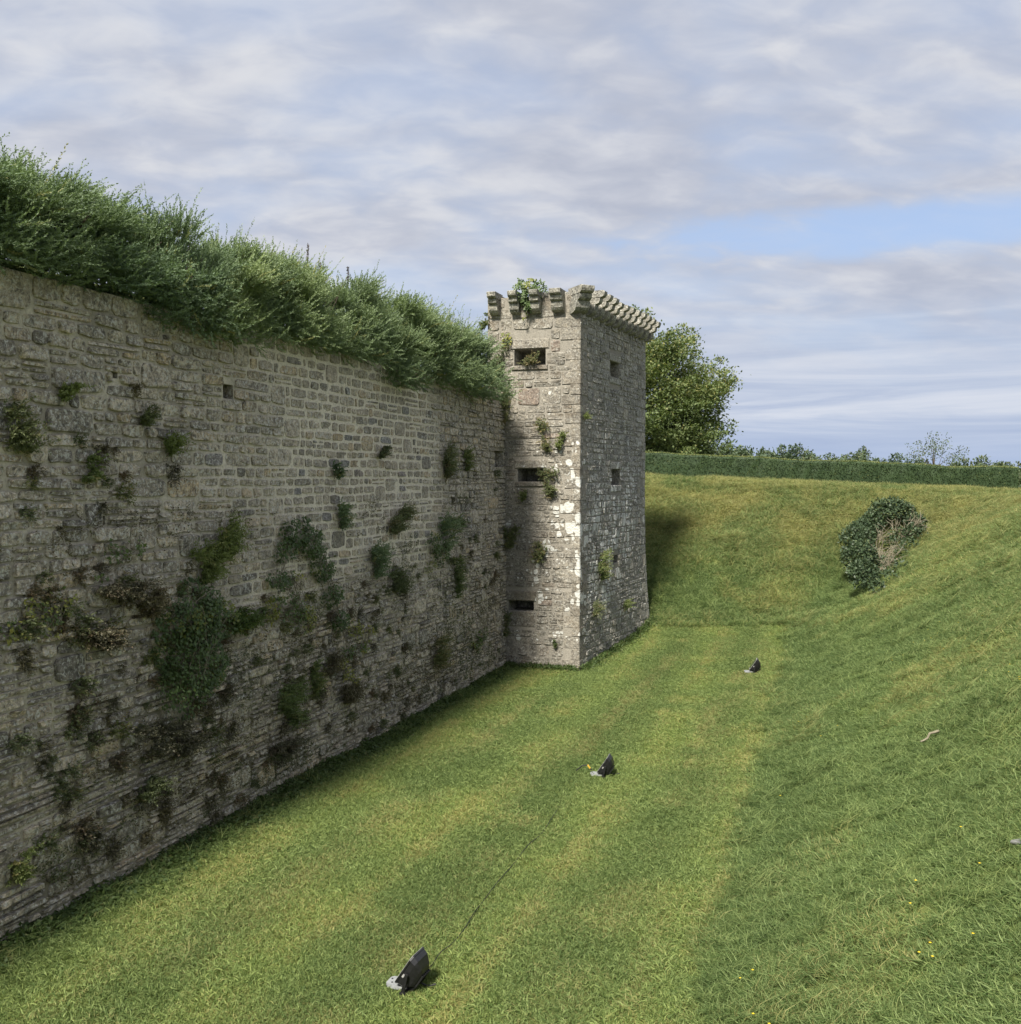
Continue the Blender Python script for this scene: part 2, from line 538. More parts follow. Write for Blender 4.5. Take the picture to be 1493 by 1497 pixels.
M_SHRUB = leaf_mat('shrub_leaf', (0.075, 0.118, 0.064), (0.265, 0.335, 0.180), (0.31, 0.29, 0.11), 0.25)
M_FERN = leaf_mat('fern_leaf', (0.105, 0.142, 0.055), (0.215, 0.255, 0.100), (0.30, 0.27, 0.13), 0.3)
M_IVY = leaf_mat('ivy_leaf', (0.052, 0.086, 0.030), (0.135, 0.185, 0.056), (0.27, 0.26, 0.06), 0.25, 0.5, 0.3)
M_WEED = leaf_mat('weed_leaf', (0.092, 0.112, 0.055), (0.18, 0.205, 0.092), (0.27, 0.22, 0.12), 0.2)
M_DEAD = leaf_mat('dead_plant', (0.078, 0.072, 0.044), (0.155, 0.140, 0.082), (0.150, 0.108, 0.064), 0.05)
M_TREE = leaf_mat('beech_leaf', (0.066, 0.104, 0.044), (0.165, 0.205, 0.088), (0.29, 0.275, 0.12), 0.3)
M_FART = leaf_mat('far_tree_leaf', (0.055, 0.085, 0.05), (0.10, 0.135, 0.07), (0.17, 0.17, 0.10), 0.2)
M_HEDGE = leaf_mat('hedge_leaf', (0.034, 0.058, 0.022), (0.070, 0.105, 0.038), (0.16, 0.18, 0.06), 0.12)
M_BUSH = leaf_mat('bush_leaf', (0.034, 0.056, 0.028), (0.095, 0.130, 0.06), (0.17, 0.19, 0.08), 0.15, 0.5, 0.3)


def plain(name, c, rough=0.7, spec=0.3, nscale=None, var=0.2, metal=0.0, bstr=0.0):
    m, g = new_mat(name)
    col = c
    bump = None
    if nscale:
        pos = g.n('ShaderNodeTexCoord').outputs['Object']
        nz = g.noise(pos, nscale, 5, 0.6)
        lo = tuple(x * (1 - var) for x in c); hi = tuple(x * (1 + var) for x in c)
        col = g.mix(g.ramp(nz, 0.3, 0.7), lo, hi)
        bump = nz if bstr else None
    finish(g, col, rough, bump, bstr, 0.01, spec, metal=metal)
    return m


M_BARK = plain('bark', (0.085, 0.07, 0.055), 0.9, 0.1, 9.0, 0.4, bstr=0.6)
M_TWIG = plain('bare_branch', (0.20, 0.178, 0.128), 0.85, 0.15, 14.0, 0.3)
M_STALK = plain('dry_stalk', (0.10, 0.085, 0.075), 0.9, 0.1)
M_BLACK = plain('black_paint', (0.012, 0.012, 0.013), 0.38, 0.5, 30.0, 0.3)
M_GREYM = plain('weathered_alloy', (0.30, 0.30, 0.29), 0.5, 0.4, 24.0, 0.25)
M_GLASS = plain('lamp_glass', (0.03, 0.035, 0.035), 0.08, 0.6)
M_PAD = plain('pale_pad', (0.24, 0.25, 0.255), 0.75, 0.2, 20.0, 0.15)
M_CABLE = plain('rubber_cable', (0.015, 0.015, 0.015), 0.6, 0.3)
M_YEL = plain('yellow_sleeve', (0.55, 0.33, 0.04), 0.6, 0.3)
M_WOOD = plain('grey_wood', (0.17, 0.15, 0.13), 0.9, 0.1, 12.0, 0.35)
M_ROCK = plain('pale_rock', (0.16, 0.16, 0.155), 0.85, 0.2, 9.0, 0.25, bstr=0.5)
M_FLOWER = plain('yellow_petal', (0.62, 0.45, 0.03), 0.6, 0.2)


def grass_mat():
    m, g = new_mat('grass_blade')
    at = g.n('ShaderNodeAttribute', {'attribute_name': 'tone'})
    sp = g.n('ShaderNodeSeparateColor', None, i0=at.outputs[0])
    ia = g.n('ShaderNodeAttribute', {'attribute_name': 'patch', 'attribute_type': 'INSTANCER'})
    ip = g.n('ShaderNodeSeparateXYZ', None, i0=ia.outputs[1])
    lush = g.mix(sp.outputs[0], (0.062, 0.110, 0.031), (0.246, 0.310, 0.118))
    mown = g.mix(sp.outputs[0], (0.064, 0.110, 0.029), (0.258, 0.318, 0.114))
    col = g.mix(ip.outputs[0], lush, mown)
    straw = g.mix(sp.outputs[2], (0.215, 0.20, 0.075), (0.335, 0.315, 0.14))
    dry = g.math('MULTIPLY', g.ramp(g.math('SUBTRACT', ip.outputs[1], sp.outputs[1]), -0.05, 0.12), 0.8)
    col = g.mix(dry, col, straw)
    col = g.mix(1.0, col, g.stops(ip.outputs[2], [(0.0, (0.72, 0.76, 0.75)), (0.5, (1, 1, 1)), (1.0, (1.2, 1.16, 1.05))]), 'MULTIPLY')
    finish(g, col, 0.6, None, spec=0.18, trans=(0.3, g.mix(1.0, col, (1.2, 1.25, 0.7), 'MULTIPLY')))
    return m


M_GRASS = grass_mat()


def ground_mat():
    m, g = new_mat('turf')
    at = g.n('ShaderNodeAttribute', {'attribute_name': 'tone'})
    sp = g.n('ShaderNodeSeparateColor', None, i0=at.outputs[0])
    pos = g.n('ShaderNodeNewGeometry').outputs['Position']
    fine = g.noise(pos, 18.0, 5, 0.7)
    mid = g.noise(pos, 2.2, 5, 0.6)
    lush = g.mix(fine, (0.078, 0.108, 0.030), (0.150, 0.180, 0.058))
    mown = g.mix(fine, (0.070, 0.098, 0.024), (0.140, 0.168, 0.052))
    col = g.mix(sp.outputs[0], lush, mown)
    col = g.mix(g.math('MULTIPLY', sp.outputs[1], g.ramp(mid, 0.3, 0.6, 0.3, 0.9)), col, g.mix(fine, (0.13, 0.11, 0.045), (0.22, 0.185, 0.08)))
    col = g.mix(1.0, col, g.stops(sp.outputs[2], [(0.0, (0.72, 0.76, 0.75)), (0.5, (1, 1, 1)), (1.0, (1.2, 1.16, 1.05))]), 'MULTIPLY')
    finish(g, col, 0.9, fine, 0.5, 0.05, 0.1)
    return m


M_TURF = ground_mat()


# ------------------------------------------------------------------ ground
def patches(x, y):
    """(mown, dry, light) of the turf at a point: mown floor, dry upper slopes, patchiness"""
    s = x * U[0] + y * U[1]; w = x * Nn[0] + y * Nn[1]
    edge = np.minimum(foot_w(s) - w, foot_s(w) - 0.6 - s)
    mown = sst(edge + 0.5 * (vnoise(s * 1.1, w * 1.1, 20) - 0.5), -0.1, 0.35)
    z = height(x, y)
    n1 = vnoise(s * 0.32, w * 0.55, 21); n2 = vnoise(s * 1.2, w * 1.4, 22); n3 = vnoise(s * 0.25, w * 2.2, 23)
    onfar = sst(s - foot_s(w), -0.5, 1.0)
    dry_b = sst(z, 1.2, 4.2) * (0.55 + 0.5 * (n1 - 0.5) + 0.5 * (n2 - 0.5)) * (0.55 + 0.45 * onfar)
    dry_b = np.maximum(dry_b, 0.46 * sst(n1 * 0.6 + n2 * 0.4, 0.5, 0.75))
    dry_l = 0.42 * sst(n3 * 0.5 + n2 * 0.5, 0.42, 0.72)
    for off, k in ((0.75, 0.55), (1.9, 0.35), (3.1, 0.25)):       # wheel tracks of the mower
        dry_l = np.maximum(dry_l, k * np.exp(-((foot_w(s) - w - off) / 0.16) ** 2) * sst(vnoise(s * 0.5, w * 0 + off, 24), 0.35, 0.6))
    row = np.abs(((w + 0.12 * np.sin(s * 0.33)) / 1.12) % 1.0 - 0.5) * 1.12        # pale swaths left by the mower
    dry_l = np.maximum(dry_l * 0.8, 0.85 * np.exp(-(row / 0.15) ** 2) * sst(0.6 * vnoise(s * 0.22, w * 0.9, 25) + 0.4 * n2, 0.32, 0.58))
    dry = dry_b * 1.05 * (1 - mown) + dry_l * mown
    stripe = 0.5 + 0.5 * np.sin(2 * math.pi * w / 2.24 + 0.6 * np.sin(s * 0.2))
    light = 0.5 + 0.42 * (n2 - 0.5) + 0.45 * (n1 - 0.5) + 0.55 * (stripe - 0.5) * mown
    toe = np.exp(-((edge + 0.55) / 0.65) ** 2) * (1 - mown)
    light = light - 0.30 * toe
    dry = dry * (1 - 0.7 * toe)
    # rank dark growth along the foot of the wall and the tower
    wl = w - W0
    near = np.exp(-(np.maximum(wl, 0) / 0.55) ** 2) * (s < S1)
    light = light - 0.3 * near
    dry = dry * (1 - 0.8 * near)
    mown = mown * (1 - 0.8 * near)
    return np.clip(mown, 0, 1), np.clip(dry, 0, 1), np.clip(light, 0, 1)


def axis(lo, hi, step, far, grow=1.35):
    a = list(np.arange(lo, hi + 1e-6, step))
    st = step
    while a[-1] < far:
        st *= grow; a.append(a[-1] + st)
    st = step
    while a[0] > -far:
        st *= grow; a.insert(0, a[0] - st)
    return np.array(a)


gx = axis(-16, 30, 0.2, 3200)
gy = axis(4, 60, 0.2, 3200)
GX, GY = np.meshgrid(gx, gy)
GZ = height(GX, GY) - 0.04 * (np.hypot(GX, GY) < 70)
nx, ny = len(gx), len(gy)
idx = np.arange(nx * ny).reshape(ny, nx)
quads = np.stack([idx[:-1, :-1], idx[:-1, 1:], idx[1:, 1:], idx[1:, :-1]], -1).reshape(-1, 4)
mb = MB()
pm = patches(GX.ravel(), GY.ravel())
mb.add(np.stack([GX.ravel(), GY.ravel(), GZ.ravel()], 1), quads, np.stack(pm, 1))
ground = mb.build('ground', M_TURF, smooth=True)
tag(ground, kind='structure')


# ------------------------------------------------------------------ grass blades
def tuft(name, n, rad, h0, h1, wid, lean, seed, flat=0.0):
    r = np.random.default_rng(seed)
    a = r.uniform(0, 2 * math.pi, n); q = rad * np.sqrt(r.uniform(0, 1, n))
    p = np.stack([q * np.cos(a), q * np.sin(a), np.full(n, -0.015)], 1)
    h = r.uniform(h0, h1, n)
    la = r.uniform(0, 2 * math.pi, n)
    ln = lean * r.uniform(0.3, 1.3, n)
    d = np.stack([np.cos(la) * ln + flat, np.sin(la) * ln, np.ones(n)], 1)
    d /= np.linalg.norm(d, axis=1)[:, None]
    side = np.cross(d, r.normal(size=(n, 3))); side /= np.linalg.norm(side, axis=1)[:, None]
    w = wid * r.uniform(0.7, 1.3, n)[:, None] / 2
    m_ = p + d * h[:, None] * 0.55
    bend = np.stack([np.cos(la), np.sin(la), np.full(n, -0.35)], 1) * (h * 0.33 * np.minimum(ln * 1.5, 1.2))[:, None]
    t = p + d * h[:, None] + bend
    v = np.stack([p - side * w, p + side * w, m_ + side * w * 0.8, m_ - side * w * 0.8, t], 1)
    b = np.arange(n)[:, None] * 5
    tone = np.repeat(r.uniform(0, 1, (n, 3)), 5, axis=0)
    return MB().add(v.reshape(-1, 3), [b + [[0, 1, 2, 3]], b + [[3, 2, 4]]], tone).mesh(name, M_GRASS)


src = bpy.data.collections.new('blade_source')        # never linked to the scene: only what the scatter reads
TUFTS = [('a_lawn', 85, 0.17, 0.025, 0.06, 0.008, 0.9), ('b_lawn', 80, 0.17, 0.03, 0.07, 0.009, 1.0), ('c_lawn', 55, 0.16, 0.04, 0.10, 0.010, 1.1),
         ('d_long', 80, 0.17, 0.05, 0.12, 0.010, 0.9), ('e_long', 70, 0.16, 0.06, 0.18, 0.010, 0.9), ('f_long', 60, 0.13, 0.10, 0.27, 0.009, 1.0)]
for i, (nm, *a) in enumerate(TUFTS):
    src.objects.link(bpy.data.objects.new('blade_' + nm, tuft('blade_' + nm, *a, 100 + i, 0.35 if i > 2 else 0.0)))


def scatter(name, pts, rot, scl, kind, patch):
    me = bpy.data.meshes.new(name)
    me.vertices.add(len(pts))
    me.vertices.foreach_set('co', pts.astype(np.float32).ravel())
    for nm, typ, arr, fld in (('rot', 'FLOAT_VECTOR', rot, 'vector'), ('scl', 'FLOAT', scl, 'value'), ('kind', 'INT', kind, 'value'), ('patch', 'FLOAT_VECTOR', patch, 'vector')):
        at = me.attributes.new(nm, typ, 'POINT')
        at.data.foreach_set(fld, np.ascontiguousarray(arr, np.int32 if typ == 'INT' else np.float32).ravel())
    o = link(bpy.data.objects.new(name, me))
    ng = bpy.data.node_groups.new(name + '_scatter', 'GeometryNodeTree')
    ng.interface.new_socket('Geometry', in_out='INPUT', socket_type='NodeSocketGeometry')
    ng.interface.new_socket('Geometry', in_out='OUTPUT', socket_type='NodeSocketGeometry')
    N, L = ng.nodes, ng.links
    gi, go = N.new('NodeGroupInput'), N.new('NodeGroupOutput')
    ci = N.new('GeometryNodeCollectionInfo')
    ci.inputs['Collection'].default_value = src
    ci.inputs['Separate Children'].default_value = True
    ci.inputs['Reset Children'].default_value = True
    ip = N.new('GeometryNodeInstanceOnPoints')

    def at(nm, typ):
        q = N.new('GeometryNodeInputNamedAttribute'); q.data_type = typ; q.inputs['Name'].default_value = nm
        return q.outputs[0]
    L.new(gi.outputs[0], ip.inputs['Points'])
    L.new(ci.outputs[0], ip.inputs['Instance'])
    ip.inputs['Pick Instance'].default_value = True
    L.new(at('kind', 'INT'), ip.inputs['Instance Index'])
    e2r = N.new('FunctionNodeEulerToRotation')
    L.new(at('rot', 'FLOAT_VECTOR'), e2r.inputs[0])
    L.new(e2r.outputs[0], ip.inputs['Rotation'])
    L.new(at('scl', 'FLOAT'), ip.inputs['Scale'])
    L.new(ip.outputs[0], go.inputs[0])
    md = o.modifiers.new('scatter', 'NODES')
    md.node_group = ng
    tag(o, kind='stuff')
    return o


def in_tower(x, y, pad=0.0):
    q = np.stack([x, y], -1)
    c = TC0[:2]
    a = (q - c) @ V[:2]; b = (q - c) @ M[:2]
    f = (q - c) @ -U[:2]
    return (f < 0.12 + pad) & (b < 0.12 * 0 + pad + 0.26 * np.clip(a / FL, 0, 1)) & (a < FL + pad)


jx, jy = np.meshgrid(np.arange(-13, 34, 0.102), np.arange(7.5, 56, 0.102))      # jittered grid: no bald spots
NC = jx.size
cx = jx.ravel() + rng.uniform(-0.06, 0.06, NC); cy = jy.ravel() + rng.uniform(-0.06, 0.06, NC)
dens0 = NC / (47 * 48.5)
d_ = np.hypot(cx, cy)
keep_d = np.interp(d_, [0, 16, 24, 34, 48, 60], [72, 72, 58, 46, 38, 20]) / dens0
ok = rng.uniform(0, 1, NC) < keep_d
ang = cx / np.maximum(cy, 0.1)
ok &= (ang < 0.68) & (ang > -0.66)
s_ = cx * U[0] + cy * U[1]; w_ = cx * Nn[0] + cy * Nn[1]
ok &= ~((w_ < W0 + 0.14) & (s_ < S1 + 0.2)) & ~in_tower(cx, cy, 0.02)
cx, cy, d_, s_, w_ = [q[ok] for q in (cx, cy, d_, s_, w_)]
cz = height(cx, cy)
ok = cz > -1
_, pyy, _ = project(np.stack([cx, cy, cz], 1))
pt = np.stack([cx, cy, cz], 1)
mw, dr, lt = patches(cx, cy)
nk = len(cx)
lawn = mw > rng.uniform(0.25, 0.75, nk)
kind = np.where(lawn, rng.integers(0, 3, nk), np.minimum(3 + rng.integers(0, 3, nk), 5))
rough_g = vnoise(s_ * 0.6, w_ * 0.6, 31)
kind = np.where(~lawn & (kind == 5) & (rough_g < 0.5), 3, kind)
kind = np.where(lawn & (kind == 2) & (rough_g < 0.45), 0, kind)
e = 0.4
gxn = (height(cx + e, cy) - height(cx - e, cy)) / (2 * e)
gyn = (height(cx, cy + e) - height(cx, cy - e)) / (2 * e)
slope_ang = np.arctan2(-gyn, -gxn)
spin = np.where(lawn, rng.uniform(0, 6.28, nk), slope_ang + rng.normal(0, 0.9, nk))   # long grass on a slope lies downhill
zx = np.stack([-gxn * 0.85 + rng.normal(0, 0.06, nk), -gyn * 0.85 + rng.normal(0, 0.06, nk), np.ones(nk)], 1)
zx /= np.linalg.norm(zx, axis=1)[:, None]
xx = np.stack([np.cos(spin), np.sin(spin), np.zeros(nk)], 1)
xx -= zx * np.sum(xx * zx, axis=1)[:, None]; xx /= np.linalg.norm(xx, axis=1)[:, None]
yx = np.cross(zx, xx)
rot = np.stack([np.arctan2(yx[:, 2], zx[:, 2]), np.arcsin(np.clip(-xx[:, 2], -1, 1)), np.arctan2(xx[:, 1], xx[:, 0])], 1)
scl = np.where(lawn, rng.uniform(0.8, 1.25, nk), rng.uniform(0.58, 1.0, nk)) * np.where(lawn, np.interp(d_, [10, 40], [1.0, 1.3]), np.interp(d_, [12, 26, 40], [1.0, 1.25, 1.75]))
tus = ~lawn & (vnoise(s_ * 1.5, w_ * 1.5, 33) > 0.78)
kind = np.where(tus, 5, kind)
scl = np.where(tus, scl * 1.15, scl)
scl = np.where(~lawn & (cz > 4.6), scl * 0.8, scl)
lt2 = np.clip(lt + rng.normal(0, 0.16, nk), 0, 1)
patch = np.stack([mw, dr, lt2], 1)
gl = lawn
scatter('mown_grass', pt[gl], rot[gl], scl[gl], kind[gl], patch[gl])
scatter('long_grass', pt[~gl], rot[~gl], scl[~gl], kind[~gl], patch[~gl])


# ------------------------------------------------------------------ masonry
def panel(face, a0, a1, z0, z1, holes, step=0.8, depth=0.0):
    """mortar face with real openings"""
    xs = sorted(set(list(np.arange(a0, a1, step)) + [a1] + [q for h in holes for q in h[:2]]))
    zs = sorted(set(list(np.arange(z0, z1, step)) + [z1] + [q for h in holes for q in h[2:]]))
    A, Zg = np.meshgrid(xs, zs)
    v = face.pos(A.ravel(), Zg.ravel(), depth)
    nX = len(xs)
    q = []
    for j in range(len(zs) - 1):
        for i in range(nX - 1):
            am, zm = (xs[i] + xs[i + 1]) / 2, (zs[j] + zs[j + 1]) / 2
            if any(h[0] < am < h[1] and h[2] < zm < h[3] for h in holes):
                continue
            q.append([j * nX + i, j * nX + i + 1, (j + 1) * nX + i + 1, (j + 1) * nX + i])
    return v, np.array(q)


def recess(face, h, deep, splay=0.0, drop=0.0):
    a0, a1, z0, z1 = h
    A = np.array([a0, a1, a1, a0]); Zq = np.array([z0, z0, z1, z1])
    f = face.pos(A, Zq, 0.0)
    Ab = np.array([a0 + splay, a1 - splay, a1 - splay, a0 + splay]); Zb = np.array([z0 + drop, z0 + drop, z1, z1])
    b = face.pos(Ab, Zb, -deep)
    v = np.concatenate([f, b])
    q = [[i, (i + 1) % 4, 4 + (i + 1) % 4, 4 + i] for i in range(4)] + [[4, 5, 6, 7]]
    return v, q


MR = 10
ANG = (np.arange(MR) + 0.5) * 2 * math.pi / MR


def stone_geo(face, qa, qz, r, joint=0.02, e=0.42, proud=0.02, jit=0.045, round_=0.70, mid=0.012):
    """one irregular stone from the four corners (a, z) of its bed"""
    qa = np.asarray(qa, float); qz = np.asarray(qz, float)
    w = max(abs(qa[1] - qa[0]), 0.03); h = max(abs(qz[3] - qz[0]), 0.03)
    c, s = np.cos(ANG), np.sin(ANG)
    ex = np.sign(c) * np.abs(c) ** e; ey = np.sign(s) * np.abs(s) ** e
    ex = ex * (1 - joint / w) + r.normal(0, jit, MR) * min(1, 0.25 / w)
    ey = ey * (1 - joint / h) + r.normal(0, jit, MR) * min(1, 0.2 / h)
    ex = np.clip(ex, -1, 1); ey = np.clip(ey, -1, 1)

    def bil(x, y):
        u_, v_ = (x + 1) / 2, (y + 1) / 2
        k = [(1 - u_) * (1 - v_), u_ * (1 - v_), u_ * v_, (1 - u_) * v_]
        return sum(q * p for q, p in zip(k, qa)), sum(q * p for q, p in zip(k, qz))
    tx, ty = r.normal(0, 0.008, 2)
    d1 = proud * r.uniform(0.5, 1.1)
    vs = []
    for k, dp, tl, jz in ((1.0, -0.045, 0, 0), (0.965, d1, 1, 0.004), (round_, d1 + mid, 1, 0.006)):
        a, z = bil(ex * k, ey * k)
        dd = dp + tl * (tx * ex + ty * ey) + r.normal(0, 1, MR) * jz
        vs.append(face.pos(a, z, dd))
    a, z = bil(np.array([0.0]), np.array([0.0]))
    vs.append(face.pos(a, z, d1 + mid * 1.15))
    v = np.concatenate(vs)
    i = np.arange(MR); j = (i + 1) % MR
    q = np.concatenate([np.stack([i, j, j + MR, i + MR], 1), np.stack([i + MR, j + MR, j + 2 * MR, i + 2 * MR], 1)])
    t = np.stack([i + 2 * MR, j + 2 * MR, np.full(MR, 3 * MR)], 1)
    return v, [q, t]


def free(a0, a1, blocked, minw=0.05):
    out, cur = [], a0
    for b0, b1 in sorted(blocked):
        if b1 <= cur:
            continue
        if b0 > cur + minw:
            out.append((cur, min(b0, a1)))
        cur = max(cur, b1)
        if cur >= a1:
            break
    if cur < a1 - minw:
        out.append((cur, a1))
    return out


def lay(face, a0, a1, z0, z1, holes, style, seed, edge=None):
    """lays rough courses; returns one record for each stone"""
    r = np.random.default_rng(seed)
    zs = [z0]
    while zs[-1] < z1 - 0.12:
        zs.append(min(zs[-1] + style['course'](zs[-1], r), z1))
    if zs[-1] < z1:
        zs[-1] = z1
    K = len(zs) - 1

    def zc(k, a):
        if k == 0 or k >= K:
            return zs[min(k, K)] + 0 * np.asarray(a, float)
        return zs[k] + style.get('wave', 0.05) * (vnoise(np.asarray(a, float) * 0.9, np.full(np.shape(a), k * 7.3), seed) - 0.5) + 0.02 * (vnoise(np.asarray(a, float) * 3.1, np.full(np.shape(a), k * 3.7), seed + 1) - 0.5)
    occ = {k: [] for k in range(K + 3)}
    for h in holes:
        for k in range(K):
            if zs[k] < h[3] - 0.03 and zs[k + 1] > h[2] + 0.03:
                occ[k].append((h[0] - 0.01, h[1] + 0.01))
    out = []

    def put(al, ar, kb, kt, fb=0.0, ft=1.0):
        def zz(a, f):
            return (1 - f) * float(zc(kb, a)) + f * float(zc(kt, a))
        j = 0.018
        ja = r.normal(0, j, 4) if ar - al > 0.12 else np.zeros(4)
        qa = [al + abs(ja[0]) * 0.4, ar - abs(ja[1]) * 0.4, ar - abs(ja[2]) * 0.4, al + abs(ja[3]) * 0.4]
        qz = [zz(al, fb), zz(ar, fb), zz(ar, ft), zz(al, ft)]
        am, zm = (al + ar) / 2, sum(qz) / 4
        st = style['stone'](am, zm, r)
        v, f = stone_geo(face, qa, qz, r, **st['geo'])
        out.append(dict(a=am, z=zm, w=ar - al, h=qz[3] - qz[0], v=v, f=f, tone=st['tone']))
    for k in range(K):
        ea0, ea1 = (edge(k, zs[k], zs[k + 1]) if edge else (a0, a1))
        for f0, f1 in free(ea0, ea1, occ[k]):
            a = f0
            while a < f1 - 0.02:
                zm = (zs[k] + zs[k + 1]) / 2
                w = style['width'](a, zm, r)
                if f1 - (a + w) < 0.6 * w:
                    w = f1 - a if f1 - a < 1.5 * w else (f1 - a) * r.uniform(0.42, 0.58)
                b = a + w
                q = r.uniform()
                pb = style['big'](a, zm)
                if q < pb and k + 1 < K and w > 0.34 and not any(o[0] < b and o[1] > a for o in occ[k + 1]):
                    b2 = min(f1, a + w * r.uniform(1.0, 1.7))
                    if f1 - b2 < 0.1:
                        b2 = f1
                    if any(o[0] < b2 and o[1] > a for o in occ[k + 1]):
                        b2 = b
                    occ[k + 1].append((a, b2))
                    put(a, b2, k, k + 2)
                    b = b2
                elif q > 1 - style['thin'](a, zm):
                    m_ = r.uniform(0.38, 0.62)
                    b2 = min(f1, a + w * r.uniform(1.0, 1.9))
                    if f1 - b2 < 0.1:
                        b2 = f1
                    for lo, hi in ((0, m_), (m_, 1)):
                        if r.uniform() < 0.5 and b2 - a > 0.3:
                            c_ = a + (b2 - a) * r.uniform(0.35, 0.65)
                            put(a, c_, k, k + 1, lo, hi); put(c_, b2, k, k + 1, lo, hi)
                        else:
                            put(a, b2, k, k + 1, lo, hi)
                    b = b2
                else:
                    put(a, b, k, k + 1)
                a = b
    return out


def place_stones(face_list, parent, mat_of, n_parts, prefix='stone'):
    """largest in view become parts, the rest one joined part"""
    rec = []
    for face, lst, mat in face_list:
        for s in lst:
            c = face.pos(np.array([s['a']]), np.array([s['z']]))[0]
            px, py, f = project(c)
            inside = -10 < px < 1503 and -10 < py < 1507
            cosv = abs(np.dot((CAM - c) / np.linalg.norm(CAM - c), face.normal))
            s['c'], s['mat'] = c, mat
            s['px'] = s['w'] * s['h'] * cosv / f ** 2 if inside and not s.get('hid') else 0.0
            rec.append(s)
    rec.sort(key=lambda q: -q['px'])
    for s in rec[:n_parts]:
        MB().add(s['v'], s['f'], s['tone']).build(prefix, s['mat'], parent, loc=tuple(s['c']))
        o = bpy.context.scene.collection.objects[-1]
        o.location = Vector(s['c']) - Vector(parent.location)
    rest = {}
    for s in rec[n_parts:]:
        rest.setdefault(s['mat'].name, (s['mat'], MB()))[1].add(s['v'], s['f'], s['tone'])
    for k, (mat, b) in rest.items():
        o = b.build('rubble_facing', mat, parent)
        o.location = -Vector(parent.location)
        tag(o, kind='stuff')


def wall_hole(x0, x1, y0, y1):
    a0, z1, _ = F_WALL.px(x0, y0); a1, z0, _ = F_WALL.px(x1, y1)
    zm0 = F_WALL.px((x0 + x1) / 2, y1)[1]; zm1 = F_WALL.px((x0 + x1) / 2, y0)[1]
    return (a0, a1, zm0, zm1)


def face_hole(F, x0, x1, y0, y1):
    a0 = F.px(x0, (y0 + y1) / 2)[0]; a1 = F.px(x1, (y0 + y1) / 2)[0]
    xm = (x0 + x1) / 2
    return (a0, a1, F.px(xm, y1)[1], F.px(xm, y0)[1])


W_HOLES = [wall_hole(325, 340, 562, 583), wall_hole(162, 171, 542, 553), wall_hole(722, 735, 659, 683), wall_hole(147, 151, 754, 768)]
WA0, WA1 = 5.2, S1 + 0.02


def zone(a, z):
    """which masonry: left rough blocks, neat middle repair, thin lower courses, rough right end"""
    left = float(1 - sst(a + 3.0 * (vnoise(z * 0.9, a * 0.5, 41) - 0.5), 12.6, 17.0))
    low = float(1 - sst(z + 1.2 * (vnoise(a * 0.3, 0.5, 42) - 0.5) - 0.03 * (a - 15), 2.6, 3.9))
    right = float(sst(a + 0.20 * z + 1.5 * (vnoise(z * 0.7, a * 0.7, 43) - 0.5), 23.6, 26.4))
    return left, low, right


def w_width(a, z, r):
    l, lo, ri = zone(a, z)
    q = r.uniform()
    w = r.uniform(0.16, 0.28) if q < 0.25 else r.uniform(0.28, 0.50) if q < 0.82 else r.uniform(0.50, 0.72)
    w = w * (1 + 0.22 * l) * (1 - 0.08 * ri)
    if z > 7.78:
        w = r.uniform(0.38, 0.62)
    return w


def w_big(a, z):
    l, lo, ri = zone(a, z)
    return 0.05 + 0.05 * l * (1 - lo) + 0.02 * ri


def w_thin(a, z):
    l, lo, ri = zone(a, z)
    if z > 7.78:
        return 0.0
    return 0.045 + 0.42 * lo + 0.10 * l + 0.18 * ri


def w_stone(a, z, r):
    l, lo, ri = zone(a, z)
    rough = max(l, lo, ri)
    t = float(np.clip(0.46 - 0.04 * rough + r.normal(0, 0.19 + 0.07 * rough), 0.0, 0.84))
    q = r.uniform()
    if q < 0.06:
        t = r.uniform(0.84, 0.9)
    elif q < 0.12:
        t = r.uniform(0.93, 0.97)
    elif q < 0.145 and rough > 0.4:
        t = 1.0
    t = t * (1 - 0.10 * rough)
    if z > 7.78:
        t = r.uniform(0.25, 0.55)
    return dict(tone=(t, float(np.clip(0.25 + 0.65 * rough + r.normal(0, 0.1), 0, 1)), r.uniform()),
                geo=dict(joint=(0.042 - 0.013 * rough) * r.uniform(0.7, 1.3), e=r.uniform(0.28, 0.46) + 0.04 * rough, proud=r.uniform(0.008, 0.020) + 0.030 * rough * r.uniform(0.1, 1.5),
                         jit=0.05 + 0.04 * rough, round_=r.uniform(0.80, 0.92), mid=0.004 + 0.006 * rough))


W_STYLE = dict(course=lambda z, r: (0.36 if z > 7.7 else r.uniform(0.145, 0.215)), wave=0.05, width=w_width, big=w_big, thin=w_thin, stone=w_stone)

wall = empty('rampart_wall', PJ - U * 9.0, 'long grey stone rampart wall with pale mortar joints and weeds, running along the left side of the moat', 'wall')
WL = Vector(wall.location)
v, q = panel(F_WALL, WA0 - 8, WA1, -0.5, WALL_TOP, W_HOLES, 0.3)
pa, pz = v @ U, v[:, 2]
zl = np.array([max(0.8 * q[0], q[1], q[2]) for q in (zone(a, z) for a, z in zip(pa, pz))])
mb = MB().add(v, q, np.stack([zl, zl, zl], 1))
back = np.array([U * WA1 + Nn * (W0 - 1.6), U * (WA0 - 8) + Nn * (W0 - 1.6)])
tp = F_WALL.pos(np.array([WA0 - 8, WA1]), np.array([WALL_TOP, WALL_TOP]))
mb.add(np.array([tp[0], tp[1], back[0] + UP * WALL_TOP, back[1] + UP * WALL_TOP]), [[[0, 1, 2, 3]]])
b0 = F_WALL.pos(np.array([WA0 - 8]), np.array([-0.5]))[0]
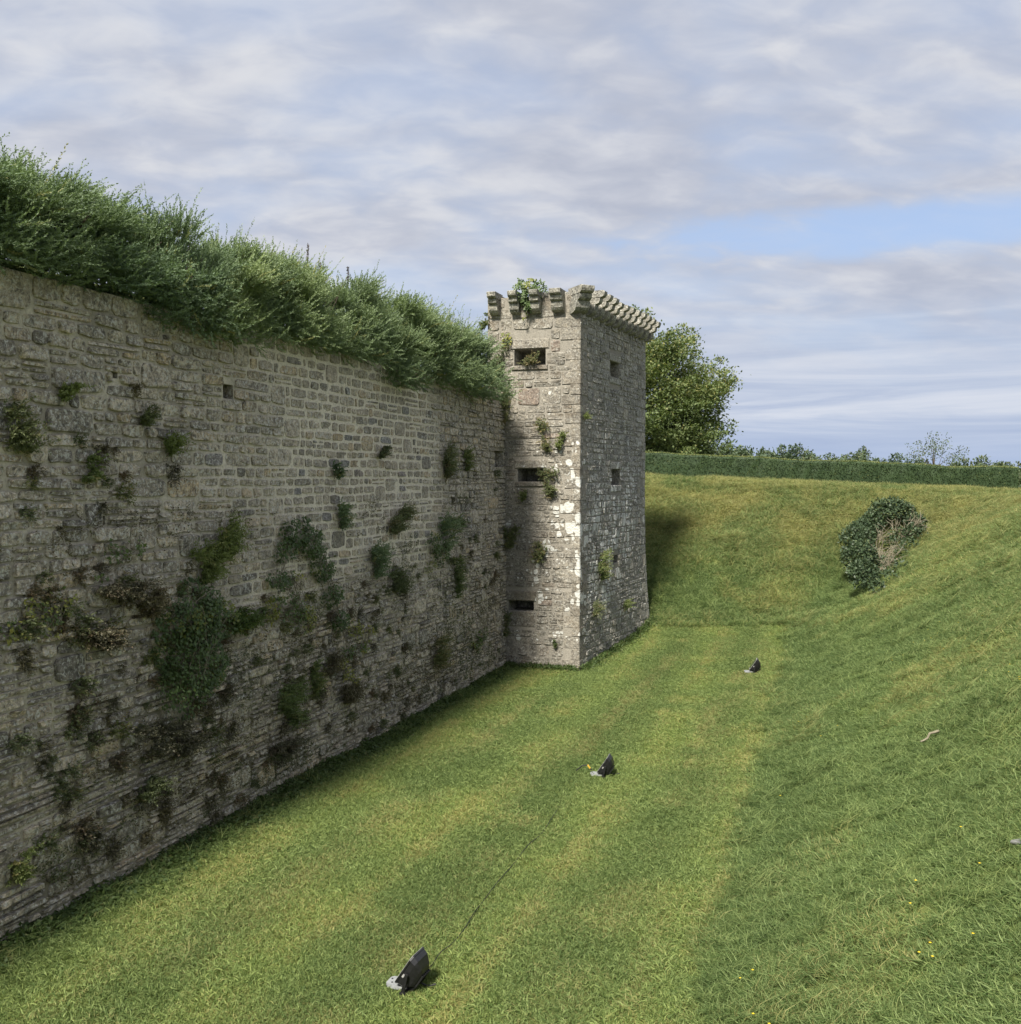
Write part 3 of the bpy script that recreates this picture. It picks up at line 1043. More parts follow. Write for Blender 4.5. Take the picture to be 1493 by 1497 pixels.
mb.add(np.array([b0, tp[0], back[1] + UP * WALL_TOP, back[1] - UP * 0.5]), [[[0, 1, 2, 3]]])
o = mb.build('mortar_bed', M_MORT, wall); o.location = -WL
for i, h in enumerate(W_HOLES):
    v, q = recess(F_WALL, h, 0.55)
    o = MB().add(v, q, (0.2, 0.5, 0.5)).build('putlog_hole' if i != 2 else 'loophole', M_WALL, wall); o.location = -WL
W_LIST = lay(F_WALL, WA0, WA1, -0.06, WALL_TOP + 0.02, W_HOLES, W_STYLE, 3)
place_stones([(F_WALL, W_LIST, M_WALL)], wall, None, 300)

# the earth bank heaped behind the wall, level with its top
mb = MB()
c0 = Nn * (W0 - 1.55)
r_ = np.random.default_rng(4)
ss = np.linspace(-3, 29.0, 40); ww = np.linspace(0, -16, 14)
SS, WW = np.meshgrid(ss, ww)
zz_ = 7.95 + 0.75 * sst(-WW, 0.3, 1.6) + 0.25 * vnoise(SS * 0.5, WW * 0.5, 50)
pv = np.multiply.outer(SS.ravel(), U) + np.multiply.outer(WW.ravel() + W0 - 0.25, Nn) + np.multiply.outer(zz_.ravel(), UP)
ii = np.arange(SS.size).reshape(SS.shape)
mb.add(pv, np.stack([ii[:-1, :-1], ii[:-1, 1:], ii[1:, 1:], ii[1:, :-1]], -1).reshape(-1, 4), (0.1, 0.2, 0.4))
lo_ = ii[-1]
bs = pv[lo_] * [1, 1, 0]
n0 = len(lo_)
mb.add(np.concatenate([pv[lo_], bs]), np.array([[i, i + 1, n0 + i + 1, n0 + i] for i in range(n0 - 1)]), (0.1, 0.2, 0.4))
rt = mb.build('rampart_terrain', M_TURF, smooth=True)
tag(rt, kind='structure')

# ------------------------------------------------------------------ corner tower
tower = empty('corner_tower', PJ + Nn * 1.2 + U * 2.5, 'square grey stone corner tower with stepped corbels and white lichen', 'tower')
TL = Vector(tower.location)


def tw(o):
    o.location = Vector(o.location) - TL
    return o


E1 = face_hole(F_FRONT, 752, 798, 510, 534)
E2 = face_hole(F_FRONT, 757, 795, 685, 704)
E3 = face_hole(F_FRONT, 744, 781, 878, 893)
K1 = face_hole(F_FLANK, 892, 905, 529, 552)
K2 = face_hole(F_FLANK, 894, 906, 686, 709)
K3 = face_hole(F_FLANK, 896, 903, 811, 823)
FH = [E1, E2, E3]
KH = [K1, K2, K3]
v, q = panel(F_FRONT, 0.0, FW, -0.5, T_TOP - 0.10, FH, 0.6)
mb = MB().add(v, q)
v, q = panel(F_FLANK, 0.0, FL, -0.5, T_TOP - 0.10, KH, 0.6)
mb.add(v, q)
# hidden sides and the flat broken top
zt = T_TOP - 0.10
top = [F_FRONT.pos(np.array([0.0]), np.array([zt]))[0], F_FRONT.pos(np.array([FW]), np.array([zt]))[0], F_FLANK.pos(np.array([FL]), np.array([zt]))[0]]
pE = TA0 + V * FL + UP * zt
top.append(pE)
mb.add(np.array(top), [[[0, 1, 2, 3]]])
zq = np.linspace(-0.5, zt, 14)
de = F_FLANK.pos(np.full(14, FL), zq)
ee = np.array([pE * [1, 1, 0] + UP * q for q in zq])
mb.add(np.concatenate([de, ee]), np.array([[i, i + 1, 14 + i + 1, 14 + i] for i in range(13)]))
mb.add(np.array([pE, pE * [1, 1, 0], top[0] * [1, 1, 0], top[0]]), [[[0, 1, 2, 3]]])
tw(mb.build('mortar_core', M_MORT2, tower))


def t_width(a, z, r):
    return r.uniform(0.22, 0.66)


def front_stone(a, z, r):
    t = float(np.clip(r.normal(0.48, 0.2), 0, 0.92)) if r.uniform() > 0.05 else 1.0
    return dict(tone=(t, float(np.clip(r.normal(0.45, 0.2) + (0.3 if z < 2 else 0), 0, 1)), r.uniform()),
                geo=dict(joint=0.022 * r.uniform(0.7, 1.4), e=r.uniform(0.3, 0.45), proud=r.uniform(0.008, 0.024), jit=0.045, round_=r.uniform(0.82, 0.93), mid=0.005))


def flank_stone(a, z, r):
    t = float(np.clip(r.normal(0.42, 0.24), 0, 1))
    return dict(tone=(t, float(np.clip(r.normal(0.5, 0.25), 0, 1)), r.uniform()),
                geo=dict(joint=0.022 * r.uniform(0.7, 1.4), e=r.uniform(0.35, 0.5), proud=r.uniform(0.008, 0.028), jit=0.055, round_=r.uniform(0.80, 0.92), mid=0.006))


def f_course(z, r):
    if 0.3 < (z % 2.45) < 0.62 or z > 9.1:
        return r.uniform(0.30, 0.38)
    return r.uniform(0.15, 0.24)


F_STYLE = dict(course=f_course, wave=0.03, width=lambda a, z, r: (r.uniform(0.35, 0.8) if z > 9.1 else t_width(a, z, r)), big=lambda a, z: 0.10, thin=lambda a, z: 0.0 if z > 9 else 0.18, stone=front_stone)
K_STYLE = dict(course=lambda z, r: r.uniform(0.14, 0.22), wave=0.05, width=lambda a, z, r: r.uniform(0.2, 0.5), big=lambda a, z: 0.07, thin=lambda a, z: 0.15, stone=flank_stone)

# quoins: long and short blocks turning the corner
rq = np.random.default_rng(21)
QZ = [-0.05]
while QZ[-1] < 10.3:
    QZ.append(QZ[-1] + rq.uniform(0.24, 0.40))
QF, QK = [], []
for k in range(len(QZ) - 1):
    lng = k % 2 == 0
    QF.append(rq.uniform(0.42, 0.60) if lng else rq.uniform(0.20, 0.30))
    QK.append(rq.uniform(0.22, 0.32) if lng else rq.uniform(0.50, 0.75))


def qspan(z0, z1, lst):
    zm = (z0 + z1) / 2
    k = int(np.clip(np.searchsorted(QZ, zm) - 1, 0, len(lst) - 1))
    return max(lst[max(0, int(np.clip(np.searchsorted(QZ, z0 + 0.01) - 1, 0, len(lst) - 1)))], lst[int(np.clip(np.searchsorted(QZ, z1 - 0.01) - 1, 0, len(lst) - 1))], lst[k])


LINT = []                                              # lintels and sills block the coursing
for h, tz, bz, ext in ((E1, 0.30, 0.14, 0.12), (E2, 0.26, 0.16, 0.10), (E3, 0.30, 0.46, 0.08)):
    LINT.append((h[0] - ext, h[1] + ext, h[3], h[3] + tz))
    LINT.append((h[0] - 0.02 - ext / 2, h[1] + 0.02 + ext / 2, h[2] - bz, h[2]))
QE = [rq.uniform(0.4, 0.6) if k % 2 else rq.uniform(0.22, 0.32) for k in range(len(QZ) - 1)]
KL = []
for h in KH[:2]:
    KL.append((h[0] - 0.12, h[1] + 0.15, h[3], h[3] + 0.24))
    KL.append((h[0] - 0.10, h[1] + 0.15, h[2] - 0.22, h[2]))
fr = lay(F_FRONT, 0.0, FW, -0.05, T_TOP - 0.10, FH + LINT, F_STYLE, 8, lambda k, a, b: (0.0, FW - qspan(a, b, QF) if b < 10.25 else FW))
fk = lay(F_FLANK, 0.0, FL, -0.05, T_TOP - 0.10, KH + KL, K_STYLE, 9, lambda k, a, b: (qspan(a, b, QK) if b < 10.25 else 0.0, FL - (qspan(a, b, QE) if b < 10.25 else 0.0)))
for s in fr:
    p = PJ + Nn * (s['a'] - 0.48)
    s['hid'] = s['a'] < 0.42 and s['z'] < WALL_TOP
place_stones([(F_FRONT, fr, M_FRONT), (F_FLANK, fk, M_FLANK)], tower, None, 300)


def block(face, a0, a1, z0, z1, proud, seed, back_=0.25, mat=None, name='block', parent=None, bev=0.02):
    """dressed block set in a face: bevelled front, sunk back"""
    r = np.random.default_rng(seed)
    j = lambda: r.normal(0, 0.006)
    A = np.array([a0 + 0.006, a1 - 0.006, a1 - 0.006, a0 + 0.006]) + [j(), j(), j(), j()]
    Zq = np.array([z0 + 0.006, z0 + 0.006, z1 - 0.006, z1 - 0.006]) + [j(), j(), j(), j()]
    ca, cz_ = A.mean(), Zq.mean()
    rings = []
    for dp, ins in ((-back_, 0), (proud - bev, 0), (proud, bev)):
        aa = A - np.sign(A - ca) * ins; zq = Zq - np.sign(Zq - cz_) * ins
        rings.append(face.pos(aa, zq, dp))
    v = np.concatenate(rings)
    q = [[b * 4 + i, b * 4 + (i + 1) % 4, (b + 1) * 4 + (i + 1) % 4, (b + 1) * 4 + i] for b in (0, 1) for i in range(4)] + [[8, 9, 10, 11], [3, 2, 1, 0]]
    c = v.mean(axis=0)
    o = MB().add(v, q, (r.uniform(0.2, 0.9), r.uniform(0.2, 0.7), r.uniform())).build(name, mat, parent, loc=tuple(c))
    return o


for k in range(len(QZ) - 1):
    z0, z1 = QZ[k] + 0.008, QZ[k + 1] - 0.008
    pr = rq.uniform(0.012, 0.03)
    zz2 = np.array([z0, z1])
    fa = F_FRONT.pos(np.full(2, FW - QF[k] + 0.008), zz2, pr)
    co = F_FRONT.pos(np.full(2, FW), zz2, pr) + np.multiply.outer(np.full(2, pr), M)
    ka = F_FLANK.pos(np.full(2, QK[k] - 0.008), zz2, pr)
    fi = F_FRONT.pos(np.full(2, FW - QF[k] + 0.008), zz2, -0.1)
    ki = F_FLANK.pos(np.full(2, QK[k] - 0.008), zz2, -0.1)
    b_ = 0.018
    c1 = co + np.multiply.outer([1, 1], -Nn * b_ * rq.uniform(0.6, 2.0)); c2 = co + np.multiply.outer([1, 1], V * b_ * rq.uniform(0.6, 2.0))
    prof = [fi, fa, c1, c2, ka, ki]
    v = np.concatenate([np.stack([p[0] for p in prof]), np.stack([p[1] for p in prof])])
    v[:, 2] += rq.normal(0, 0.004, 12)
    q4 = [[i, i + 1, i + 7, i + 6] for i in range(5)]
    mt = M_FRONT
    c = v.mean(axis=0)
    tw(MB().add(v, [q4, [[6, 7, 8, 9, 10, 11]], [[5, 4, 3, 2, 1, 0]]], (rq.uniform(0.2, 0.9), rq.uniform(0.2, 0.6), rq.uniform())).build('quoin_stone', mt, tower, loc=tuple(c)))

for k in range(len(QZ) - 1):
    tw(block(F_FLANK, FL - QE[k], FL + 0.025, QZ[k], QZ[k + 1], rq.uniform(0.015, 0.035), 700 + k, 0.2, M_FLANK, 'quoin_stone', tower))
for i, h in enumerate(FH):
    v, q = recess(F_FRONT, h, 0.9, 0.03, 0.0)
    e_ = tw(MB().add(v, q, (0.3, 0.5, 0.5)).build('embrasure', M_SLAB, tower))
    for j, nm in ((0, 'lintel'), (1, 'sill')):
        L_ = LINT[2 * i + j]
        o = block(F_FRONT, *L_, 0.035 if j == 0 else (0.05 if i < 2 else 0.02), 300 + 2 * i + j, 0.2, M_FRONT, nm, tower)
        tw(o)
for i, h in enumerate(KH):
    v, q = recess(F_FLANK, h, 0.7, 0.0, 0.0)
    tw(MB().add(v, q, (0.6, 0.5, 0.5)).build('loophole', M_SLAB, tower))
for i, L_ in enumerate(KL):
    tw(block(F_FLANK, *L_, 0.03, 340 + i, 0.2, M_FLANK, 'lintel' if i % 2 == 0 else 'sill', tower))


# corbels: each three stones, one above the other, stepping out
def corbel(p, out, side, wid, scale, seed, tilt=0.0):
    r = np.random.default_rng(seed)
    # profiles (distance out, height) from wall face; z from corbel foot
    def qr(x0, z0, x1, z1, n=5):                      # convex quarter roll from (x0,z0) to (x1,z1)
        return [(x0 + (x1 - x0) * math.sin(t), z0 + (z1 - z0) * (1 - math.cos(t))) for t in np.linspace(0, math.pi / 2, n)]
    courses = [
        [(-0.2, 0.0)] + qr(0.02, 0.0, 0.30, 0.22) + [(0.31, 0.31), (-0.2, 0.31)],
        [(-0.2, 0.318)] + [(0.28, 0.318)] + qr(0.30, 0.318, 0.43, 0.42, 4) + [(0.44, 0.485), (-0.2, 0.485)],
        [(-0.2, 0.493)] + [(0.40, 0.493)] + qr(0.42, 0.493, 0.57, 0.60, 4) + [(0.58, 0.67), (0.54, 0.69), (-0.2, 0.69)],
    ]
    root = None
    for ci, pr in enumerate(courses):
        w = wid * r.uniform(0.95, 1.03) * (1.0 if ci else 1.06)
        sh = r.normal(0, 0.008)
        vs = []
        for sgn in (-1, 1):
            for x, z in pr:
                bx = 0.014 * r.uniform(0, 1)
                vs.append(p + out * (x * scale - bx * 0.5 + r.normal(0, 0.004)) + side * (sgn * w / 2 + sh) + UP * (z * scale + r.normal(0, 0.003)))
        n = len(pr)
        q = [[i, (i + 1) % n, n + (i + 1) % n, n + i] for i in range(n)]
        c = p + UP * 0.3
        m_ = MB().add(np.array(vs), [q, [list(range(n))[::-1]], [list(range(n, 2 * n))]], (r.uniform(0.1, 0.9), r.uniform(0.3, 0.8), r.uniform()))
        if root is None:
            root = bpy.data.objects.new('corbel', None)
            root.empty_display_size = 0.1
            root.location = Vector(p)
            link(root)
            rel(root, tower)
        o = m_.build('corbel_stone', M_CORB, None, loc=tuple(p))
        o.parent = root
        o.location = (0, 0, 0)


CZ = 10.38
for i, (a, wd) in enumerate(((0.27, 0.27), (0.90, 0.27), (1.55, 0.27), (2.20, 0.36))):
    corbel(F_FRONT.pos(np.array([a]), np.array([CZ + 0.05]))[0], -U, Nn, wd * 0.96, 0.92, 400 + i)
cc = F_FRONT.pos(np.array([FW]), np.array([CZ]))[0]
dg = (M - U); dg /= np.linalg.norm(dg)
sd_ = np.cross(UP, dg)
corbel(cc - dg * 0.10, dg, sd_, 0.42, 1.07, 420)
for i in range(11):
    a = 0.62 + i * (FL - 0.72) / 10
    corbel(F_FLANK.pos(np.array([a]), np.array([CZ]))[0], M, V, 0.28, 1.0 + 0.03 * rng.normal(), 430 + i)
# ragged stones left standing on the wall head between the corbels
mbh = []
for i in range(16):
    a = rng.uniform(0.1, FW - 0.2); w = rng.uniform(0.25, 0.5); hh = rng.uniform(0.05, 0.14)
    p = F_FRONT.pos(np.array([a]), np.array([zt + hh / 2]))[0] + U * rng.uniform(0.1, 1.0)
    b = MB().box(p, (w, rng.uniform(0.2, 0.4), hh), Nn, U, UP + rng.normal(0, 0.05, 3), (rng.uniform(), 0.6, 0.5))
    tw(b.build('head_stone', M_CORB, tower, loc=tuple(p)))


# ------------------------------------------------------------------ plants
def basis(face):
    return face.ex, face.normal, UP


def sprays(r, base, d0, L, g, K, leafL, leafW, tone, mb, spread=0.75, t0=0.12, dry=0.0):
    """needle sprays: base (S,3), start direction d0, length L, bend g"""
    S = len(base)
    d0 = d0 / np.linalg.norm(d0, axis=1)[:, None]
    t = np.linspace(t0, 1, K)[None, :] + r.uniform(-0.02, 0.02, (S, K))
    pos = base[:, None] + d0[:, None] * (L[:, None] * t)[..., None] + g[:, None] * (t ** 2)[..., None]
    tg = d0[:, None] * L[:, None, None] + 2 * g[:, None] * t[..., None]
    tg /= np.linalg.norm(tg, axis=2)[..., None] + 1e-9
    rnd = r.normal(size=(S, K, 3)); rnd /= np.linalg.norm(rnd, axis=2)[..., None]
    d = tg * 0.75 + rnd * spread
    ll = leafL * r.uniform(0.7, 1.25, (S, K)) * (1.12 - 0.55 * t)
    tn = np.empty((S, K, 3))
    tn[..., 0] = np.clip(r.uniform(0, 1, (S, 1)) * 0.5 + 0.4 * r.uniform(0, 1, (S, K)), 0, 1) * 0.62 + 0.38 * t ** 1.5
    tn[..., 1] = (r.uniform(0, 1, (S, 1)) < dry) * r.uniform(0.3, 0.9, (S, 1))
    tn[..., 2] = 0.5
    mb.leaves(pos.reshape(-1, 3), d.reshape(-1, 3), r.normal(size=(S * K, 3)), ll.ravel(), leafW, tn.reshape(-1, 3))


def shrub_mesh(seed, S=1150, K=46):
    """needle shrub of the wall head, local frame: x along wall, y outwards, z up; about 2 m across, 2 m high"""
    r = np.random.default_rng(seed)
    mb = MB()
    nl = 13
    lp = r.uniform(0, 2 * math.pi, nl); lz = r.uniform(-0.35, 0.95, nl)
    lr = np.sqrt(1 - lz ** 2)
    lob = np.stack([lr * np.cos(lp), lr * np.sin(lp), lz], 1) * r.uniform(0.40, 0.80, nl)[:, None] * [1.0, 0.85, 0.90] + [0, 0.08, 0.82]
    size = r.uniform(0.17, 0.34, nl)
    k = r.integers(0, nl, S)
    n = r.normal(size=(S, 3)); n /= np.linalg.norm(n, axis=1)[:, None]
    n[:, 2] = np.where(n[:, 2] < -0.3, -n[:, 2], n[:, 2])
    base = lob[k] + n * (size[k] * r.uniform(0.1, 1.0, S))[:, None] - [0, 0, 0.12]
    outw = lob[k] - [0, 0, 0.75]
    d0 = n * 0.55 + outw * [0.7, 0.8, 0.35] + [0, 0.08, 0.62] + r.normal(0, 0.18, (S, 3))
    low = lob[k][:, 2] < 0.72
    d0[low] += [0, 0.45, -0.30]
    L = r.uniform(0.24, 0.50, S) * np.where(r.uniform(0, 1, S) < 0.09, r.uniform(1.3, 2.0, S), 1.0)
    gb = np.stack([r.normal(0, 0.06, S), r.normal(0.03, 0.06, S), np.where(low, 0.10, -0.05) + r.normal(0, 0.05, S)], 1)
    sprays(r, base, d0, L, gb, K, 0.056, 0.015, None, mb, 0.55, dry=0.025)
    # dense heart of the shrub, seen between the lobes
    S3 = 420
    b3 = np.stack([r.uniform(-0.85, 0.85, S3), r.uniform(-0.3, 0.45, S3), r.uniform(-0.02, 0.75, S3)], 1)
    d3 = np.stack([r.normal(0, 0.6, S3), r.normal(0.25, 0.4, S3), r.uniform(-0.1, 0.9, S3)], 1)
    sprays(r, b3, d3, r.uniform(0.25, 0.5, S3), np.zeros((S3, 3)), K, 0.056, 0.016, None, mb, 0.6, dry=0.02)
    # hanging skirt over the wall face
    S2 = 200
    b2 = np.stack([r.uniform(-0.85, 0.85, S2), r.uniform(0.3, 0.80, S2), r.uniform(0.0, 0.55, S2)], 1)
    d2 = np.stack([r.normal(0, 0.4, S2), r.uniform(0.2, 0.9, S2), r.uniform(-0.7, 0.25, S2)], 1)
    sprays(r, b2, d2, r.uniform(0.25, 0.45, S2), np.stack([r.normal(0, .05, S2), np.zeros(S2), r.uniform(0.02, 0.2, S2)], 1), K, 0.056, 0.015, None, mb, 0.55, dry=0.03)
    return mb.mesh('shrub_foliage', M_SHRUB)


def branch_mesh(seed):
    r = np.random.default_rng(seed)
    mb = MB()
    for i in range(9):
        a = r.uniform(0, 6.28); l = r.uniform(0.7, 1.3)
        e = np.array([math.cos(a) * 0.6 * l, math.sin(a) * 0.5 * l + 0.15, 0.5 + l * 0.6])
        t = np.linspace(0, 1, 5)[:, None]
        p = np.array([0, -0.15, -0.05]) * (1 - t) + e * t + r.normal(0, 0.03, (5, 3))
        mb.tube(p, np.linspace(0.022, 0.006, 5), 4)
    return mb.mesh('shrub_branch', M_BARK)


SH = [shrub_mesh(500 + i) for i in range(5)]
SB = [branch_mesh(520 + i) for i in range(2)]
LOCALZ = math.atan2(-U[1], -U[0])          # local x = -U, local y = +Nn
SHRUBS = [  # photo x of its middle, across offset, width, height, z, label
    (-95, -0.35, 1.30, 0.69, 8.25, 'bushy green shrub cut by the left frame edge on the wall top'),
    (28, 0.00, 1.05, 0.76, 8.13, 'pale tipped feathery shrub spilling over the wall at the far left'),
    (120, -0.30, 1.20, 0.74, 8.25, 'dense green shrub on the wall top above the largest rough blocks'),
    (205, -0.25, 1.25, 0.78, 8.18, 'dark rounded shrub on the wall top with arching twigs on its right side'),
    (268, 0.00, 0.95, 0.88, 7.86, 'dark green shrub hanging lowest over the left part of the wall'),
    (330, 0.02, 1.00, 0.89, 7.86, 'upright brushy shrub above the small square putlog hole'),
    (385, -0.18, 1.00, 0.82, 8.17, 'shrub with light green tips on the wall top left of the tall dry stalks'),
    (432, 0.00, 1.00, 0.88, 8.05, 'broad light green shrub overhanging the neat coursed stonework'),
    (478, -0.10, 1.00, 0.89, 8.13, 'blue green shrub with the tallest dry stalk rising behind it'),
    (522, 0.00, 1.00, 0.85, 8.07, 'dark green shrub on the wall top beneath the middle dry stalk'),
    (576, 0.22, 0.85, 0.83, 7.70, 'yellowish green shrub drooping far down the wall face'),
    (606, -0.25, 1.20, 0.89, 8.29, 'grassy light green shrub behind the yellowish drooping one'),
    (645, 0.05, 1.20, 1.00, 7.92, 'large dark blue green shrub hanging low near the tower'),
    (688, 0.12, 1.15, 1.03, 7.81, 'dark shrub drooping over the wall beside the corner tower'),
]
for i, (px, off, wd, ht, zb, lab) in enumerate(SHRUBS):
    a = F_WALL.px(px, 560)[0]
    p = U * a + Nn * (W0 - 0.30 + off) + UP * zb
    rt_ = empty('rampart_shrub', p, lab, 'shrub', 'shrubs growing along the top of the rampart wall')
    rt_.rotation_euler = (0, 0, LOCALZ + rng.normal(0, 0.12))
    rt_.scale = (wd * 1.0 * (-1 if i % 3 == 1 else 1), wd * 0.98, ht * 1.17)
    f = link(bpy.data.objects.new('foliage', SH[(i * 3) % 5]), rt_); tag(f, kind='stuff')
    b = link(bpy.data.objects.new('branch', SB[i % 2]), rt_)

# tall dry flower stalks behind the shrubs
for px, y0, y1, lab in ((494, 396, 361, 'tallest dry dark flower stalk standing above the shrubs'), (511, 410, 388, 'short dry flower stalk just right of the tallest one'),
                        (551, 428, 394, 'slender dry flower stalk on its own, nearest the tower')):
    a, z, d = F_WALL.px(px, 470)
    c = U * (a + 0.3) + Nn * (W0 - 0.9)
    f = project(c)[2]
    zt_ = 5.6 + (700 - y1) / 1497 * f
    t = np.linspace(0, 1, 9)[:, None]
    p = (c + UP * 8.1) * (1 - t) + (c + UP * zt_ + U * 0.12) * t + np.array([[0.02 * math.sin(k), 0, 0] for k in range(9)])
    root = empty('flower_stalk', tuple(c + UP * 8.1), lab, 'dry plant', 'dry flower stalks on the rampart')
    o = MB().tube(p, np.linspace(0.014, 0.006, 9), 5).build('stem', M_STALK, None, loc=tuple(c + UP * 8.1)); o.parent = root; o.location = (0, 0, 0)
    mb = MB()
    r = np.random.default_rng(int(px))
    n = 170
    tt = r.uniform(0.70, 1.0, n)
    pp = (c + UP * 8.1) * (1 - tt[:, None]) + (c + UP * zt_ + U * 0.12) * tt[:, None]
    mb.leaves(pp, r.normal(size=(n, 3)) + [0, 0, 0.8], r.normal(size=(n, 3)), 0.045, 0.02, (0.5, 0.0, 0.5))
    o = mb.build('seed_head', M_STALK, None, loc=tuple(c + UP * 8.1)); o.parent = root; o.location = (0, 0, 0)


def plant_root(name, face, px, py, label, cat, group=None):
    a, z, t = face.px(px, py)
    p = face.pos(np.array([a]), np.array([z]), 0.02)[0]
    o = empty(name, tuple(p), label, cat, group)
    return o, p, t / 1497.0


def fern(face, px, py, wpx, hpx, label, mat=None, dens=1.0, name='wall_fern', cat='fern', seed=0, dry=0.06, depth=0.3, up=0.7):
    """feathery plant: sprays rising out of an upright patch; (px, py) is its middle"""
    mat = mat or M_FERN
    r = np.random.default_rng(seed + int(px) * 7 + int(py))
    ex, ey, ez = basis(face)
    root, p, k = plant_root(name, face, px, py + hpx * 0.5, label, cat)
    w, h = wpx * k * (1.08 if face is F_WALL else 1.0), hpx * k
    if face is F_WALL:
        w = wpx * k / 0.55
    if face is F_FLANK:
        w = wpx * k / 0.35
    S = int(max(12, min(220, 90 * w * h * 4 * dens + 10)))
    nk_ = 4 + int(6 * min(1.0, w * h * 2))
    kx, kz = r.uniform(-0.42, 0.42, nk_), r.uniform(0.0, 0.85, nk_) ** 1.2
    kk_ = r.integers(0, nk_, S)
    bx = (kx[kk_] + r.normal(0, 0.09, S)) * w; bz = np.maximum(kz[kk_] + r.normal(0, 0.08, S), -0.05) * h
    bx *= (0.5 + 0.8 * bz / h)
    base = np.multiply.outer(bx, ex) + np.multiply.outer(bz, ez) + np.multiply.outer(r.uniform(0, 0.05, S), ey)
    d0 = np.multiply.outer(r.normal(0, 0.35, S), ex) + np.multiply.outer(r.uniform(0.2, 0.9, S), ey) + np.multiply.outer(r.uniform(0.3, 1.0, S) * up, ez)
    L = np.minimum(r.uniform(0.35, 1.15, S) * min(max(w, h * 0.45), 0.55) * 0.62, 0.5)
    g_ = np.multiply.outer(r.uniform(0.0, 0.25, S) * L, ey) + np.multiply.outer(-r.uniform(0.0, 0.45, S) * L, ez)
    mb = MB()
    sprays(r, base, d0, L, g_, 22, 0.055, 0.020, None, mb, 0.8, 0.1, dry)
    f = mb.build('foliage', mat, root, local=True); tag(f, kind='stuff')
    mb = MB()
    for i in range(5):
        b = base[r.integers(0, S)]
        t = np.linspace(0, 1, 4)[:, None]
        mb.tube(np.array([0, 0, 0.0]) * (1 - t) + (b + ey * 0.06) * t, np.linspace(0.007, 0.004, 4), 4)
    mb.build('stem', M_TWIG, root, local=True)
    return root


def ivy(face, pts, label, mat=None, leaf=0.062, per=520, name='ivy', cat='ivy', dry=0.08, depth=0.16, seed=0, stems=7, hang=0.5):
    """leafy climber: pts = list of (photo x, y, radius px, density); leaves lie over the wall in a loose mat"""
    mat = mat or M_IVY
    r = np.random.default_rng(seed + int(pts[0][0]) * 3 + int(pts[0][1]))
    ex, ey, ez = basis(face)
    root, p0, k = plant_root(name, face, pts[-1][0], pts[-1][1], label, cat)
    mb, ms = MB(), MB()
    fx = {id(F_WALL): 1.9, id(F_FRONT): 1.0, id(F_FLANK): 2.6}[id(face)]
    mids = []
    for px, py, rp, dn in pts:
        a, z, t = face.px(px, py)
        c = face.pos(np.array([a]), np.array([z]), 0.0)[0] - p0
        kk = t / 1497.0
        rw, rh = rp * kk * fx * 0.8, rp * kk
        mids.append((c, rw, rh))
        n = int(max(12, per * rw * rh * 3.2 * dn / (leaf / 0.075) ** 2))
        qa = r.uniform(0, 2 * math.pi, n); qr = np.sqrt(r.uniform(0, 1, n)) * (0.75 + 0.5 * vnoise(qa * 1.6, np.full(n, px), 3))
        ox, oz = np.cos(qa) * qr * rw, np.sin(qa) * qr * rh
        clump = vnoise(ox * 7 + px, oz * 7 + py, 5)
        keep = clump > 0.30
        ox, oz, qr = ox[keep], oz[keep], qr[keep]
        n = len(ox)
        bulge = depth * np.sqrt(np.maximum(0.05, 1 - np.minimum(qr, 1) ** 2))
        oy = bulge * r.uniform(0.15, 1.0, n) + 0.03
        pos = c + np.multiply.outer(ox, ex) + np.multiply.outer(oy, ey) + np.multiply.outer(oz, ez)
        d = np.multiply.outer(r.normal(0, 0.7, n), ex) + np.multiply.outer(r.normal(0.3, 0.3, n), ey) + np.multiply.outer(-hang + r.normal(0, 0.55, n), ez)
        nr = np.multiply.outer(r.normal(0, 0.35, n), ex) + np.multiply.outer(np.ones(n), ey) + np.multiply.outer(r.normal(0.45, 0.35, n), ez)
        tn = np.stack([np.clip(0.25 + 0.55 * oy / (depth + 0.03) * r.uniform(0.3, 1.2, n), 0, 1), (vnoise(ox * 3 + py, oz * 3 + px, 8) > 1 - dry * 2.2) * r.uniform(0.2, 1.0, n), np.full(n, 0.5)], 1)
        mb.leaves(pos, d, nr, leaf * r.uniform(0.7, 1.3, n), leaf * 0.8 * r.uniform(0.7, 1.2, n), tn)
    for i in range(stems):
        q = np.array([m[0] + ex * r.normal(0, m[1] * 0.35) + ez * r.normal(0, m[2] * 0.35) + ey * r.uniform(0.02, depth * 0.8) for m in mids])
        if len(q) < 2:
            m = mids[0]
            q = np.array([m[0] - ez * m[2] * 0.9 + ex * r.normal(0, m[1] * 0.3), m[0] + ex * r.normal(0, m[1] * 0.4) + ey * depth * 0.5, m[0] + ez * m[2] * 0.8 + ex * r.normal(0, m[1] * 0.5)])
        t = np.linspace(0, len(q) - 1, len(q) * 3)
        pp = np.stack([np.interp(t, np.arange(len(q)), q[:, c]) for c in range(3)], 1) + r.normal(0, 0.012, (len(t), 3))
        ms.tube(pp, 0.006, 4)
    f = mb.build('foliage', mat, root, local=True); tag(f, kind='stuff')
    if stems:
        ms.build('stem', M_TWIG, root, local=True)
    return root


